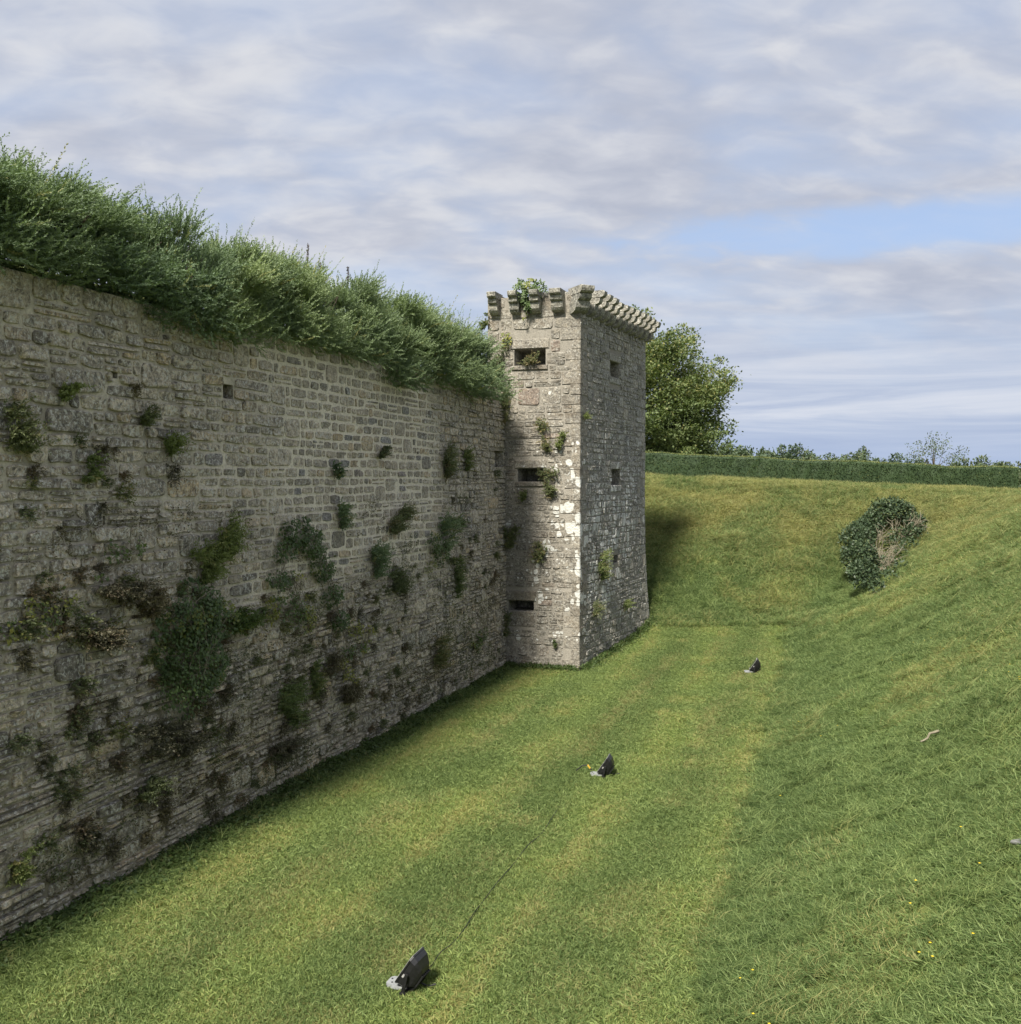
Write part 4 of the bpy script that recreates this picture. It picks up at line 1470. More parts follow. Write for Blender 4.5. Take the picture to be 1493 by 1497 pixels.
# larger wall plants, each where the photograph has it
fern(F_WALL, 322, 775, 30, 92, 'tall feathery bright green weed on the wall just left of the pale patch of masonry', dens=1.5)
fern(F_WALL, 292, 822, 34, 60, 'green fern clump below the tall feathery weed on the wall', dens=1.2)
ivy(F_WALL, [(270, 895, 46, 1.0), (262, 930, 50, 1.1), (275, 975, 46, 1.0), (255, 1005, 40, 0.8), (300, 905, 34, 0.9)],
    'largest bushy ivy and bramble mass on the wall, yellow green in its middle', name='ivy', dry=0.09, depth=0.42, leaf=0.060, stems=9, per=620)
ivy(F_WALL, [(395, 850, 17, 1.0), (405, 805, 20, 1.0), (425, 778, 26, 1.2), (448, 795, 24, 1.2), (462, 830, 20, 1.2), (476, 870, 17, 1.1), (487, 905, 16, 0.9), (497, 950, 13, 0.6)],
    'arched dark bramble trailing down the pale masonry with bare stems under the arch', name='bramble', cat='bramble', dry=0.07, depth=0.26, leaf=0.06, stems=5, per=640)
ivy(F_WALL, [(425, 845, 18, 0.35), (428, 885, 24, 0.4), (395, 890, 24, 0.7), (440, 905, 22, 0.6), (370, 900, 16, 0.7)],
    'loose leafy creeper with yellow leaves under the arched bramble', dry=0.22, depth=0.14, stems=6)
fern(F_WALL, 408, 1025, 62, 82, 'soft olive green bush low on the wall below the arched bramble', dens=1.4, depth=0.5, dry=0.1, name='wall_bush', cat='bush')
fern(F_WALL, 648, 772, 52, 62, 'blue green shrub growing from the wall between the bramble and the tower', M_SHRUB, 1.5, 'wall_bush', 'bush')
ivy(F_WALL, [(628, 795, 17, 1.1), (640, 812, 15, 1.0), (622, 825, 11, 0.7)], 'dark leafy ivy patch under the blue green wall shrub', stems=3, depth=0.22)
fern(F_WALL, 574, 762, 32, 36, 'yellowish tuft under a tall upright stone in the wall', M_WEED, 1.4, 'wall_weed', 'weed', dry=0.25)
fern(F_WALL, 545, 812, 22, 58, 'grey green weed hanging left of a pale square stone', M_SHRUB, 1.1, 'wall_weed', 'weed')
fern(F_WALL, 494, 752, 17, 42, 'narrow blue green weed right of the arched bramble top', M_SHRUB, 1.0, 'wall_weed', 'weed')
fern(F_WALL, 552, 662, 12, 16, 'small round moss tuft in the neat upper stonework', M_WEED, 2.0, 'moss_tuft', 'moss')
ivy(F_WALL, [(30, 895, 26, 0.7), (62, 890, 30, 0.8), (62, 920, 16, 0.7), (85, 880, 18, 0.5), (12, 925, 20, 0.7)], 'creeper with bright yellow leaves at the far left of the wall', dry=0.26, depth=0.14, leaf=0.052, stems=6, per=300)
fern(F_WALL, 22, 630, 50, 62, 'loose weed clump at the left frame edge halfway up the wall', M_WEED, 0.9, 'wall_weed', 'weed', dry=0.15)
fern(F_WALL, 238, 652, 24, 34, 'bright green tuft beside a dark square block in the left wall', M_FERN, 1.4, 'wall_weed', 'weed')
fern(F_WALL, 88, 576, 22, 28, 'small green tuft high on the left wall under the shrubs', M_FERN, 1.1, 'wall_weed', 'weed')
fern(F_WALL, 204, 596, 17, 48, 'thin hanging weed below the small dark putlog hole', M_WEED, 0.9, 'wall_weed', 'weed')
fern(F_WALL, 124, 682, 22, 44, 'pale green weed on the rough blocks left of the dark square block', M_FERN, 0.9, 'wall_weed', 'weed')
fern(F_WALL, 486, 688, 14, 24, 'small weed in the neat stonework above the arched bramble', M_SHRUB, 0.9, 'wall_weed', 'weed')
fern(F_WALL, 649, 672, 17, 66, 'thin brownish weed on the rough stones near the tower', M_WEED, 0.9, 'wall_weed', 'weed', dry=0.2)
fern(F_WALL, 676, 665, 14, 44, 'thin pale weed nearest the small loophole in the wall', M_FERN, 0.7, 'wall_weed', 'weed', dry=0.2)
fern(F_WALL, 662, 840, 14, 62, 'tall yellowish weed strip on the lower right wall', M_FERN, 0.8, 'wall_weed', 'weed', dry=0.2)
fern(F_WALL, 574, 850, 26, 36, 'dull weed tuft low on the wall above a row of thin courses', M_WEED, 1.0, 'wall_weed', 'weed')
ivy(F_WALL, [(690, 938, 13, 1.0), (700, 925, 9, 0.9)], 'small ivy patch low on the wall close to the tower', stems=2, leaf=0.085)
ivy(F_WALL, [(512, 920, 14, 0.8), (530, 925, 13, 0.7), (522, 945, 10, 0.6)], 'yellow leaved creeper at the lower end of the arched bramble', dry=0.4, stems=3)
ivy(F_WALL, [(492, 968, 10, 1.0), (500, 985, 12, 1.1), (510, 998, 11, 1.0)], 'bright yellow green creeper low on the wall', dry=0.45, stems=2, depth=0.12)
fern(F_WALL, 500, 1008, 32, 34, 'dark mossy clump under the bright yellow green creeper', M_DEAD, 1.2, 'moss_tuft', 'moss')
fern(F_WALL, 630, 955, 30, 42, 'dark dry weed clump low on the right part of the wall', M_WEED, 1.0, 'wall_weed', 'weed', dry=0.3)
fern(F_WALL, 450, 985, 18, 52, 'upright yellow green weed right of the soft olive bush', M_FERN, 0.9, 'wall_weed', 'weed', dry=0.2)
fern(F_WALL, 468, 970, 22, 30, 'small dark brown clump beside the upright yellow green weed', M_DEAD, 1.2, 'moss_tuft', 'moss')
fern(F_WALL, 175, 862, 66, 26, 'red brown dead cushion plant left of the big ivy', M_DEAD, 2.2, 'dead_cushion', 'dead plant', dry=0.3, up=0.3)
fern(F_WALL, 150, 930, 58, 30, 'red brown dead tuft lower down left of the big ivy', M_DEAD, 2.0, 'dead_cushion', 'dead plant', dry=0.3, up=0.3)
fern(F_WALL, 205, 880, 30, 40, 'black withered clump between the dead cushion and the big ivy', M_DEAD, 1.6, 'dead_cushion', 'dead plant', dry=0.1)
fern(F_WALL, 245, 1065, 100, 74, 'wide dark withered growth hanging under the big ivy', M_DEAD, 1.3, 'dead_cushion', 'dead plant', dry=0.12, up=0.3)
fern(F_WALL, 345, 905, 40, 30, 'dark green creeping clump between the big ivy and the bramble arch', M_IVY, 1.0, 'wall_weed', 'weed')
fern(F_WALL, 400, 1100, 40, 30, 'dark clump above the large black stone at the wall foot', M_DEAD, 1.2, 'moss_tuft', 'moss', dry=0.2)
ivy(F_WALL, [(160, 805, 18, 0.7), (185, 800, 16, 0.8), (135, 845, 10, 0.6)], 'trailing leafy weed above a large dark round stone', stems=3, dry=0.05)
fern(F_WALL, 12, 1265, 24, 50, 'green weed near the wall foot at the left frame edge', M_FERN, 0.9, 'wall_weed', 'weed')
fern(F_WALL, 200, 1155, 34, 30, 'mossy green clump low on the left wall under the withered growth', M_WEED, 1.1, 'moss_tuft', 'moss')
# tower plants
ivy(F_FRONT, [(775, 421, 14, 1.6), (765, 426, 16, 1.4), (790, 424, 13, 1.2), (772, 436, 11, 1.8), (775, 450, 9, 1.7), (770, 463, 6, 0.8)],
    'bright ivy spilling over the tower top between two corbels', leaf=0.075, dry=0.18, depth=0.42, stems=3, per=900, name='ivy')
ivy(F_FRONT, [(742, 500, 9, 0.9), (746, 490, 6, 0.8), (738, 493, 6, 0.7)], 'yellow green climber left of the top tower opening', leaf=0.075, dry=0.4, stems=2)
fern(F_FRONT, 728, 530, 30, 56, 'yellowish tall grass in the corner between wall shrubs and tower', M_WEED, 0.9, 'wall_weed', 'weed', dry=0.25)
fern(F_FRONT, 799, 636, 18, 46, 'brown grassy tuft on the tower face above the middle opening', M_WEED, 0.7, 'wall_weed', 'weed', dry=0.3)
fern(F_FRONT, 821, 644, 17, 26, 'small bright green tuft near the tower corner', M_FERN, 1.5, 'wall_weed', 'weed')
fern(F_FRONT, 804, 706, 24, 44, 'green weed with brown base right of the middle tower opening', M_WEED, 1.2, 'wall_weed', 'weed', dry=0.15)
fern(F_FRONT, 788, 803, 22, 38, 'sparse green and brown weed on the tower face between the two lower openings', M_WEED, 0.8, 'wall_weed', 'weed', dry=0.3)
fern(F_FRONT, 746, 784, 22, 32, 'dark bush in the angle between wall and tower', M_WEED, 1.8, 'wall_bush', 'bush')
fern(F_FRONT, 765, 722, 16, 22, 'small weed just under the middle tower opening', M_FERN, 0.8, 'wall_weed', 'weed', dry=0.1)
fern(F_FRONT, 739, 590, 14, 70, 'dark hanging weeds in the upper angle of wall and tower', M_WEED, 0.8, 'wall_weed', 'weed', dry=0.2)
fern(F_FRONT, 740, 905, 14, 50, 'brown green weeds in the lower angle of wall and tower', M_WEED, 1.0, 'wall_weed', 'weed', dry=0.25)
fern(F_FRONT, 776, 526, 26, 18, 'dry reddish weed growing inside the top tower opening', M_WEED, 0.9, 'wall_weed', 'weed', dry=0.6)
fern(F_FRONT, 814, 935, 8, 18, 'small green weed low on the tower face near the corner', M_FERN, 0.9, 'wall_weed', 'weed')
fern(F_FLANK, 875, 826, 14, 40, 'yellow green weed streak on the shaded tower flank', M_FERN, 0.6, 'wall_weed', 'weed', dry=0.3)
fern(F_FLANK, 866, 888, 10, 22, 'small brownish weed low on the shaded tower flank', M_WEED, 0.6, 'wall_weed', 'weed', dry=0.3)
fern(F_FLANK, 908, 886, 8, 16, 'small green weed on the lower tower flank beyond the brownish one', M_FERN, 0.6, 'wall_weed', 'weed')
fern(F_FLANK, 853, 608, 6, 14, 'tiny yellow moss tuft on the corner edge of the tower', M_FERN, 0.6, 'moss_tuft', 'moss', dry=0.3)
# leafy weeds and pale fence behind the last shrubs
fern(F_FRONT, 709, 470, 14, 24, 'leafy green weed against the left edge of the tower top', M_FERN, 1.0, 'wall_weed', 'weed', dry=0.2)

pb = U * (S1 - 0.6) + Nn * (W0 - 1.4)
fence = empty('paling_fence', tuple(pb + UP * 8.1), 'short grey weathered paling fence behind the shrubs beside the tower', 'fence')
for i in range(7):
    hh = 1.35 + 0.08 * rng.normal()
    c = np.array([0, 0, hh / 2]) + Nn * (0.12 * i - 0.4)
    MB().box(c, (0.085, 0.025, hh), Nn, U, UP + rng.normal(0, 0.02, 3)).build('pale', M_WOOD, fence, local=True)
MB().box(np.array([0, 0, 0.9]) + U * 0.03, (0.95, 0.03, 0.06), Nn, U, UP).build('rail', M_WOOD, fence, local=True)

# countless small dark tufts rooted in the joints: one prototype of each kind, copied
PRO = []
for i, (mat, nm, up, dry) in enumerate(((M_DEAD, 'dark_tuft', 0.1, 0.1), (M_WEED, 'joint_weed', 0.6, 0.15), (M_DEAD, 'dark_tuft', 0.4, 0.5), (M_WEED, 'joint_weed', 0.2, 0.3))):
    r = np.random.default_rng(700 + i)
    S = 34
    mb = MB()
    b = np.multiply.outer(np.clip(r.normal(0, 0.055, S), -0.1, 0.1), U) + np.multiply.outer(np.clip(r.normal(0, 0.045, S), -0.08, 0.08), UP)
    d0 = np.multiply.outer(r.normal(0, 0.5, S), U) + np.multiply.outer(r.uniform(0.3, 1, S), Nn) + np.multiply.outer(r.normal(up, 0.5, S), UP)
    sprays(r, b, d0, r.uniform(0.06, 0.17, S), np.multiply.outer(-r.uniform(0, 0.06, S), UP), 10, 0.045, 0.016, None, mb, 0.8, 0.1, dry)
    PRO.append((nm, mb.mesh(nm, mat)))
TUFT_LAB = {'dark_tuft': ('dark withered tuft rooted in the stone wall', 'tuft', 'dark withered tufts in the wall joints'),
            'joint_weed': ('dull green weed tuft rooted in the stone wall', 'weed', 'small green weeds in the wall joints')}
rt2 = np.random.default_rng(77)
cnt = 0
while cnt < 290:
    px = rt2.uniform(0, 730); yb = 1372 - 0.545 * px
    f = rt2.uniform(0.01, 0.56) if rt2.uniform() < 0.88 else rt2.uniform(0.62, 0.9)
    py = yb - f * (yb - (430 + 0.2 * px))
    if vnoise(px / 70, py / 60, 61) < 0.36 or (280 < px < 640 and f > 0.45):
        continue
    a, z, t = F_WALL.px(px, py)
    k = rt2.integers(0, 4)
    if f < 0.4 and rt2.uniform() < 0.12:
        k = 0
    nm, me = PRO[k]
    o = link(bpy.data.objects.new(nm, me))
    o.location = F_WALL.pos(np.array([a]), np.array([z]), 0.0)[0]
    s_q = rt2.uniform(0.45, 1.2) * (1.15 if px < 330 else 0.95)
    o.scale = (s_q * rt2.choice([1, 1.4]), s_q * 1.1, s_q)
    l_, c_, g_ = TUFT_LAB[nm]
    zn = ('left of the big ivy' if px < 200 else 'beside the big ivy' if px < 345 else 'below the arched bramble' if px < 520 else 'close to the tower')
    tag(o, l_ + ' ' + zn, c_, g_ + ' ' + zn)
    cnt += 1

mb = MB()
r = np.random.default_rng(89)
n = 130000
a = r.uniform(8.5, S1 - 0.1, n); z = r.uniform(0.1, 1.0, n) ** 1.3 * 5.2
big_ = 0.6 * vnoise(a * 0.55, z * 0.8, 64) + 0.4 * vnoise(a * 1.9, z * 2.4, 65)
fin = vnoise(a * 7.0, z * 11.0, 66)
kp = (0.62 * big_ + 0.38 * fin - 0.035 * np.maximum(z - 2.4, 0) > 0.555) & (r.uniform(0, 1, n) < 0.75)
a, z, fin, big_ = a[kp], z[kp], fin[kp], big_[kp]
n = len(a)
p = F_WALL.pos(a, z, r.uniform(0.0, 0.055, n))
d = np.multiply.outer(r.normal(0, 0.6, n), U) + np.multiply.outer(r.uniform(0.2, 0.9, n), Nn) + np.multiply.outer(r.normal(0.05, 0.6, n), UP)
mb.leaves(p, d, r.normal(size=(n, 3)), 0.045 * r.uniform(0.5, 1.4, n), 0.018, np.stack([np.clip(vnoise(a * 0.8, z, 67) * 0.7 + r.uniform(0, 0.4, n), 0, 1), (vnoise(a * 0.7, z * 0.9, 68) > 0.45) * r.uniform(0.3, 1, n), np.full(n, .5)], 1))
M_MOSS = leaf_mat('wall_moss_leaf', (0.070, 0.084, 0.038), (0.135, 0.155, 0.066), (0.135, 0.108, 0.066), 0.1)
tag(mb.build('wall_moss', M_MOSS), kind='stuff')

# a mat of low leafy weeds along the foot of the wall and tower
mb = MB()
r = np.random.default_rng(88)
n = 15000
a = r.uniform(8.5, S1, n)
off = np.abs(r.normal(0, 0.22, n)) * (0.6 + 0.9 * vnoise(a * 0.9, a * 0, 62)) + 0.02
b = U[None] * a[:, None] + Nn[None] * (W0 + 0.10 + off)[:, None]
h_ = (0.03 + 0.15 * vnoise(a * 1.7, off * 3, 63)) * np.exp(-off * 2.0) * r.uniform(0.1, 1.1, n)
b[:, 2] = height(b[:, 0], b[:, 1]) + h_
d = np.stack([r.normal(size=n), r.normal(size=n), r.normal(0.2, 0.4, n)], 1)
mb.leaves(b, d, np.stack([r.normal(0, .5, n), r.normal(0, .5, n), np.ones(n)], 1), 0.065 * r.uniform(0.6, 1.3, n), 0.045, np.stack([r.uniform(0, 1, n), (r.uniform(0, 1, n) < 0.05) * 0.5, np.full(n, .5)], 1))
n = 3600
for F, a1_, Nq in ((F_FRONT, FW, 1500), (F_FLANK, FL, 2600)):
    a = r.uniform(0, a1_, Nq)
    off = np.abs(r.normal(0, 0.16, Nq)) + 0.03
    b = F.pos(a, np.zeros(Nq), off)
    b[:, 2] = height(b[:, 0], b[:, 1]) + r.uniform(0.01, 0.13, Nq) * np.exp(-off * 3)
    d = np.stack([r.normal(size=Nq), r.normal(size=Nq), r.normal(0.7, 0.4, Nq)], 1)
    mb.leaves(b, d, r.normal(size=(Nq, 3)), 0.09 * r.uniform(0.6, 1.3, Nq), 0.03, np.stack([r.uniform(0.3, 1, Nq), (r.uniform(0, 1, Nq) < 0.1) * 0.5, np.full(Nq, .5)], 1))
M_FOOT = leaf_mat('foot_weed_leaf', (0.040, 0.070, 0.020), (0.085, 0.125, 0.032), (0.17, 0.15, 0.06), 0.25)
tag(mb.build('ground_ivy', M_FOOT), kind='stuff')

# buttercups on the right bank
mb = MB()
r = np.random.default_rng(99)
n = 260
pxs, pys = [], []
for i in range(n):
    sq = r.uniform(8, 26); wq = -1.0 + abs(r.normal(1.2, 1.8))
    p = U * sq + Nn * wq
    if vnoise(sq * 0.5, wq * 0.9, 91) < 0.56:
        continue
    p[2] = float(height(p[0], p[1])) + r.uniform(0.09, 0.17)
    k = 5
    an = np.arange(k) * 2 * math.pi / k
    dq = np.stack([np.cos(an), np.sin(an), np.full(k, 0.35)], 1)
    mb.leaves(np.repeat(p[None], k, 0), dq, np.tile([0, 0, 1.0], (k, 1)), 0.017, 0.016, (0.5, 0.5, 0.5))
tag(mb.build('buttercup_flowers', M_FLOWER), kind='stuff')


# ------------------------------------------------------------------ trees, hedge, bush
def crown_leaves(mb, r, c, rx, ry, rz, clumps, per, leaf, up=0.35, flat=0.45, dry_top=0.3, clump=0.5, under=-0.5):
    ph = r.uniform(0, 6.283, clumps); cz_ = r.uniform(under, 1, clumps)
    cr = np.sqrt(1 - cz_ ** 2)
    nn = np.stack([cr * np.cos(ph), cr * np.sin(ph), cz_], 1)
    rr = r.uniform(0.45, 1.0, clumps) ** 0.6 * (0.82 + 0.4 * vnoise(ph * 1.4, cz_ * 2.5, 12))
    cc_ = c + nn * rr[:, None] * [rx, ry, rz]
    od = nn * [1, 1, 0.5] + [0, 0, up]
    od /= np.linalg.norm(od, axis=1)[:, None]
    for k in range(clumps):
        t = r.uniform(-1, 1, per)
        w = clump * np.sqrt(np.maximum(0.05, 1 - t ** 2)) * 0.55
        q = r.normal(size=(per, 3)) * w[:, None] * [1, 1, flat]
        pos = cc_[k] + od[k] * (t * clump * 1.5)[:, None] + q
        d = od[k] * 0.6 + r.normal(0, 0.6, (per, 3))
        nr = np.stack([r.normal(0, 0.5, per), r.normal(0, 0.5, per), np.ones(per)], 1)
        dry = (r.uniform(0, 1, per) < dry_top * (0.25 + 0.75 * (cz_[k] > 0.1))) * r.uniform(0.2, 0.8, per)
        tn = np.stack([np.clip(r.uniform(0, 1) * 0.5 + r.uniform(0, 0.5, per), 0, 1), dry, np.full(per, 0.5)], 1)
        mb.leaves(pos, d, nr, leaf * r.uniform(0.7, 1.3, per), leaf * 0.62, tn)
    return cc_


def tree(name, base, h, rx, ry, label, cat, mat, seed, clumps=90, per=260, leaf=0.13, trunk=0.3, crown_lo=0.25, group=None, clump=0.6, dry=0.3, limbs=14, up=0.35, under=-0.5):
    r = np.random.default_rng(seed)
    base = np.asarray(base, float)
    root = empty(name, tuple(base), label, cat, group)
    rz = h * (1 - crown_lo) / (1 - under * 0.8) if under > -0.9 else h * (1 - crown_lo) / 2
    c = np.array([0, 0, h - rz])
    mb = MB()
    cc_ = crown_leaves(mb, r, c, rx, ry, rz, clumps, per, leaf, dry_top=dry, clump=clump, up=up, under=under)
    f = mb.build('crown', mat, root, local=True); tag(f, kind='stuff')
    ms = MB()
    t = np.linspace(0, 1, 7)[:, None]
    top_ = np.array([r.normal(0, 0.1) * rx, r.normal(0, 0.1) * ry, h * 0.78])
    pth = t * top_ + np.sin(t * 5) * 0.04 * h * np.array([r.normal(), r.normal(), 0]) * t
    pth[0, 2] -= 0.3
    ms.tube(pth, trunk * (1.0 - 0.85 * t[:, 0]) * (1 + 0.5 * np.exp(-t[:, 0] * 9)), 9)
    for i in range(limbs):
        e = cc_[r.integers(0, len(cc_))]
        z0 = r.uniform(0.18, 0.6)
        b = np.array([np.interp(z0, t[:, 0], pth[:, k]) for k in range(3)])
        q = np.linspace(0, 1, 5)[:, None]
        pp = b * (1 - q) + e * q + [0, 0, 1] * (np.sin(q * 3.14) * -0.06 * h) * 0.4
        ms.tube(pp, np.linspace(trunk * 0.32, trunk * 0.05, 5), 5)
    ms.build('trunk', M_BARK, root, local=True)
    return root


tp_ = np.array([6.3, 57.0, 0])
tp_[1] = 57.0; tp_[2] = float(height(tp_[0], tp_[1]))
tree('beech_tree', tp_, 7.75, 4.9, 5.0, 'large leafy tree with yellowing branch tips behind the tower', 'tree', M_TREE, 31, 360, 380, 0.17, 0.42, 0.06, clump=0.85, dry=0.22, limbs=16, under=-0.75)

# clipped hedge along the crest of the far bank, and the return of it on the right


def hedge(name, p0, p1, h0, h1, thick, label, n):
    p0 = np.asarray(p0, float); p1 = np.asarray(p1, float)
    root = empty(name, tuple(p0), label, 'hedge', 'clipped hedges round the moat')
    L = np.linalg.norm((p1 - p0)[:2])
    ax = (p1 - p0) / L; ax[2] = 0; ax /= np.linalg.norm(ax)
    ay = np.cross(UP, ax)
    r = np.random.default_rng(n)
    K = 60
    t = np.linspace(0, L, K)
    prof = [(-0.5, -0.4), (-0.5, 0.55), (-0.47, 0.93), (-0.42, 1.0), (0.42, 1.0), (0.47, 0.93), (0.5, 0.5), (0.5, -0.4)]
    gz = np.array([float(height(*(p0 + ax * q)[:2])) for q in t]) - p0[2]
    top_ = np.interp(t, [0, L], [h0, h1]) - p0[2] + 0.10 * (vnoise(t * 0.45, t * 0 + n, 14) - 0.5) + 0.05 * (vnoise(t * 1.9, t * 0 + n, 15) - 0.5)
    v = []
    for i in range(K):
        for x, z in prof:
            zz_ = gz[i] + (top_[i] - gz[i]) * z if z > 0 else gz[i] + z
            v.append(ax * t[i] + ay * (x * thick + r.normal(0, 0.015)) + UP * (zz_ + r.normal(0, 0.012)))
    m = len(prof)
    q = [[i * m + j, i * m + j + 1, (i + 1) * m + j + 1, (i + 1) * m + j] for i in range(K - 1) for j in range(m - 1)]
    core = MB().add(v, [q, [list(range(m))[::-1]], [[(K - 1) * m + j for j in range(m)]]], (0.1, 0.0, 0.5))
    core.build('hedge_core', M_HEDGE, root, local=True)
    mb = MB()
    NL = int(L * 1500)
    tt = r.uniform(0, L, NL)
    gq = np.interp(tt, t, gz); hq = np.interp(tt, t, top_)
    side = r.uniform(0, 1, NL)
    istop = side < 0.34
    yy = np.where(istop, r.uniform(-0.5, 0.5, NL) * thick, np.where(side < 0.72, -0.5, 0.5) * thick)
    zz_ = np.where(istop, hq, gq + (hq - gq) * r.uniform(0.0, 1.0, NL))
    out = np.where(istop, 0, np.sign(yy))
    pos = np.multiply.outer(tt, ax) + np.multiply.outer(yy * (1 + 0.02 * r.normal(size=NL)), ay) + np.multiply.outer(zz_, UP)
    d = np.multiply.outer(r.normal(0, 0.6, NL), ax) + np.multiply.outer(out * 0.8 + r.normal(0, 0.3, NL), ay) + np.multiply.outer(np.where(istop, 0.9, 0.35) + r.normal(0, 0.4, NL), UP)
    tn = np.stack([np.clip(r.uniform(0, 1, NL) * 0.55 + 0.75 * (vnoise(tt * 0.8, zz_ * 1.8, 6) - 0.25), 0, 1), np.where(istop & (r.uniform(0, 1, NL) < 0.8), r.uniform(0.5, 1, NL), (r.uniform(0, 1, NL) < 0.02 + 0.22 * (vnoise(tt * 1.1, zz_ * 2.0, 7) > 0.78)) * 0.7), np.full(NL, .5)], 1)
    mb.leaves(pos, d, r.normal(size=(NL, 3)), 0.075 * r.uniform(0.6, 1.3, NL), 0.032, tn)
    f = mb.build('foliage', M_HEDGE, root, local=True); tag(f, kind='stuff')
    return root


def at_depth(px, d):
    x = (px - 746.5) / 1497 * d
    return np.array([x, d, float(height(x, d))])


def zrow(py, d):
    return 5.6 + (700 - py) / 1497 * d


hA, hB = at_depth(900, 48.5), at_depth(1482, 47.2)
hedge('clipped_hedge', hA, hB, zrow(661, 48.5), zrow(686, 47.2), 1.0, 'long dark clipped hedge with a flat top along the far side of the moat', 61)
hC = hB + np.array([0.72, -0.2, 0]); hD = hB + np.array([3.2, -13.0, 0])
hC[2] = float(height(*hC[:2])); hD[2] = float(height(*hD[:2]))
hedge('clipped_hedge', hC, hD, zrow(685, 47), zrow(685, 47) + 0.1, 1.0, 'short end of clipped hedge turning towards the viewer at the right frame edge', 62)

FART = [  # photo x, top y, distance, half width m, label
    (975, 656, 75, 2.6, 'low bushy tree just over the hedge nearest the big leafy tree'),
    (1022, 652, 82, 3.0, 'leafy bush tree over the hedge, second from the big leafy tree'),
    (1072, 657, 95, 3.4, 'low spreading tree over the hedge between the big tree and the pointed one'),
    (1128, 655, 130, 3.4, 'far tree with a small pointed top over the hedge'),
    (1152, 656, 110, 3.8, 'wide green tree just right of the far pointed tree'),
    (1176, 661, 140, 3.2, 'small far tree left of the round topped dark tree'),
    (1212, 664, 105, 4.4, 'low spreading tree just left of the round topped dark tree'),
    (1254, 657, 150, 5.0, 'round topped dark tree standing alone over the hedge'),
    (1300, 662, 150, 5.2, 'second round topped tree, right of the darker round one'),
    (1328, 674, 120, 3.0, 'low bush over the hedge left of the thin pale tree'),
    (1425, 678, 100, 3.2, 'low tree over the hedge right of the thin pale tree'),
    (1462, 683, 115, 3.2, 'low bush over the hedge close to the hedge corner'),
    (1490, 684, 125, 3.0, 'small far bush above the hedge at the right frame edge'),
]
for i, (px, py, d, hw, lab) in enumerate(FART):
    b = at_depth(px, d)
    h = max((zrow(py, d) - b[2]) * 0.80, 2.0)
    pointed = 'pointed' in lab
    tree('far_tree', b, h, hw * (0.55 if pointed else 1.0), hw * 0.9, lab, 'tree', M_FART, 900 + i, 70, 200, 0.28 if d < 120 else 0.36, 0.16, 0.08, 'trees beyond the hedge', clump=0.7 + hw * 0.06, dry=0.12, limbs=6, under=-0.75)
b = at_depth(1366, 62)
tree('thin_tree', b, zrow(640, 62) - b[2], 1.55, 1.4, 'thin pale see-through young tree rising above the hedge on the right', 'tree', M_FART, 950, 46, 34, 0.12, 0.09, 0.3, clump=0.34, dry=0.35, limbs=18, up=0.7, under=-0.6)

# far low wood closing the horizon
mb = MB()
r = np.random.default_rng(71)
for k in range(420):
    ang_ = R(r.uniform(-50, 60)); dd = r.uniform(260, 420)
    c = np.array([math.sin(ang_) * dd, math.cos(ang_) * dd, 0]); c[2] = float(height(c[0], c[1]))
    n = 60
    hh = r.uniform(4.0, 7.0)
    pos = c + r.normal(size=(n, 3)) * [4.0, 4.0, 0] + np.stack([np.zeros(n), np.zeros(n), r.uniform(0.1, 1, n) * hh], 1)
    mb.leaves(pos, r.normal(size=(n, 3)), np.tile([0, 0, 1.0], (n, 1)) + r.normal(0, .4, (n, 3)), 1.3, 1.1, np.stack([r.uniform(0, 1, n), np.zeros(n), np.full(n, .5)], 1))
tag(mb.build('far_woodland', M_FART), kind='stuff')

# the half dead bush lying on the bank
bc = ground_hit(1268, 868)
bush = empty('bank_bush', tuple(bc), 'dark green bush with a bare tangle of pale branches on the grassy bank', 'bush')
mb = MB()
r = np.random.default_rng(81)
blobs = [(1264, 856, 19, 1.2), (1258, 836, 23, 1.7), (1255, 812, 22, 1.7), (1264, 790, 17, 1.0), (1275, 850, 12, 0.45), (1272, 830, 14, 0.6), (1276, 780, 15, 1.1), (1290, 768, 17, 1.5), (1308, 764, 16, 1.5), (1325, 762, 13, 1.0),
         (1340, 770, 13, 0.4), (1335, 785, 11, 0.3), (1316, 786, 12, 0.2), (1310, 800, 14, 0.15), (1300, 826, 12, 0.12), (1320, 812, 10, 0.12), (1292, 842, 12, 0.2), (1348, 782, 8, 0.2), (1332, 800, 10, 0.25), (1305, 845, 9, 0.15), (1318, 828, 9, 0.15), (1285, 862, 9, 0.3)]
downs = np.array([-0.75, -0.55, 0.0])
for px, py, rp, lift in blobs:
    p = ground_hit(px, py + rp * 0.7)
    k = np.linalg.norm(p - CAM) / 1497
    rad = rp * k
    c = p - bc + np.array([0, 0, rad * 0.6 + lift * 0.34]) + downs * 0.1
    n = int(900 * rad * rad * (4.5 if lift > 0.25 else 1.6))
    q = r.normal(size=(n, 3)); q /= np.linalg.norm(q, axis=1)[:, None]
    q[:, 2] = np.abs(q[:, 2]) * np.where(r.uniform(0, 1, n) < 0.7, 1, -1)
    pos = c + q * rad * r.uniform(0.6, 1.08, n)[:, None]
    tn = np.stack([r.uniform(0, 1, n), (r.uniform(0, 1, n) < 0.06) * 0.7, np.full(n, 0.5)], 1)
    mb.leaves(pos, q + r.normal(0, 0.6, (n, 3)) + [0, 0, -0.1], q + r.normal(0, 0.4, (n, 3)), 0.10 * r.uniform(0.7, 1.3, n), 0.07, tn)
f = mb.build('foliage', M_BUSH, bush, local=True); tag(f, kind='stuff')
starts = [(1287, 838), (1290, 828), (1284, 845), (1310, 795), (1325, 790), (1282, 808)]
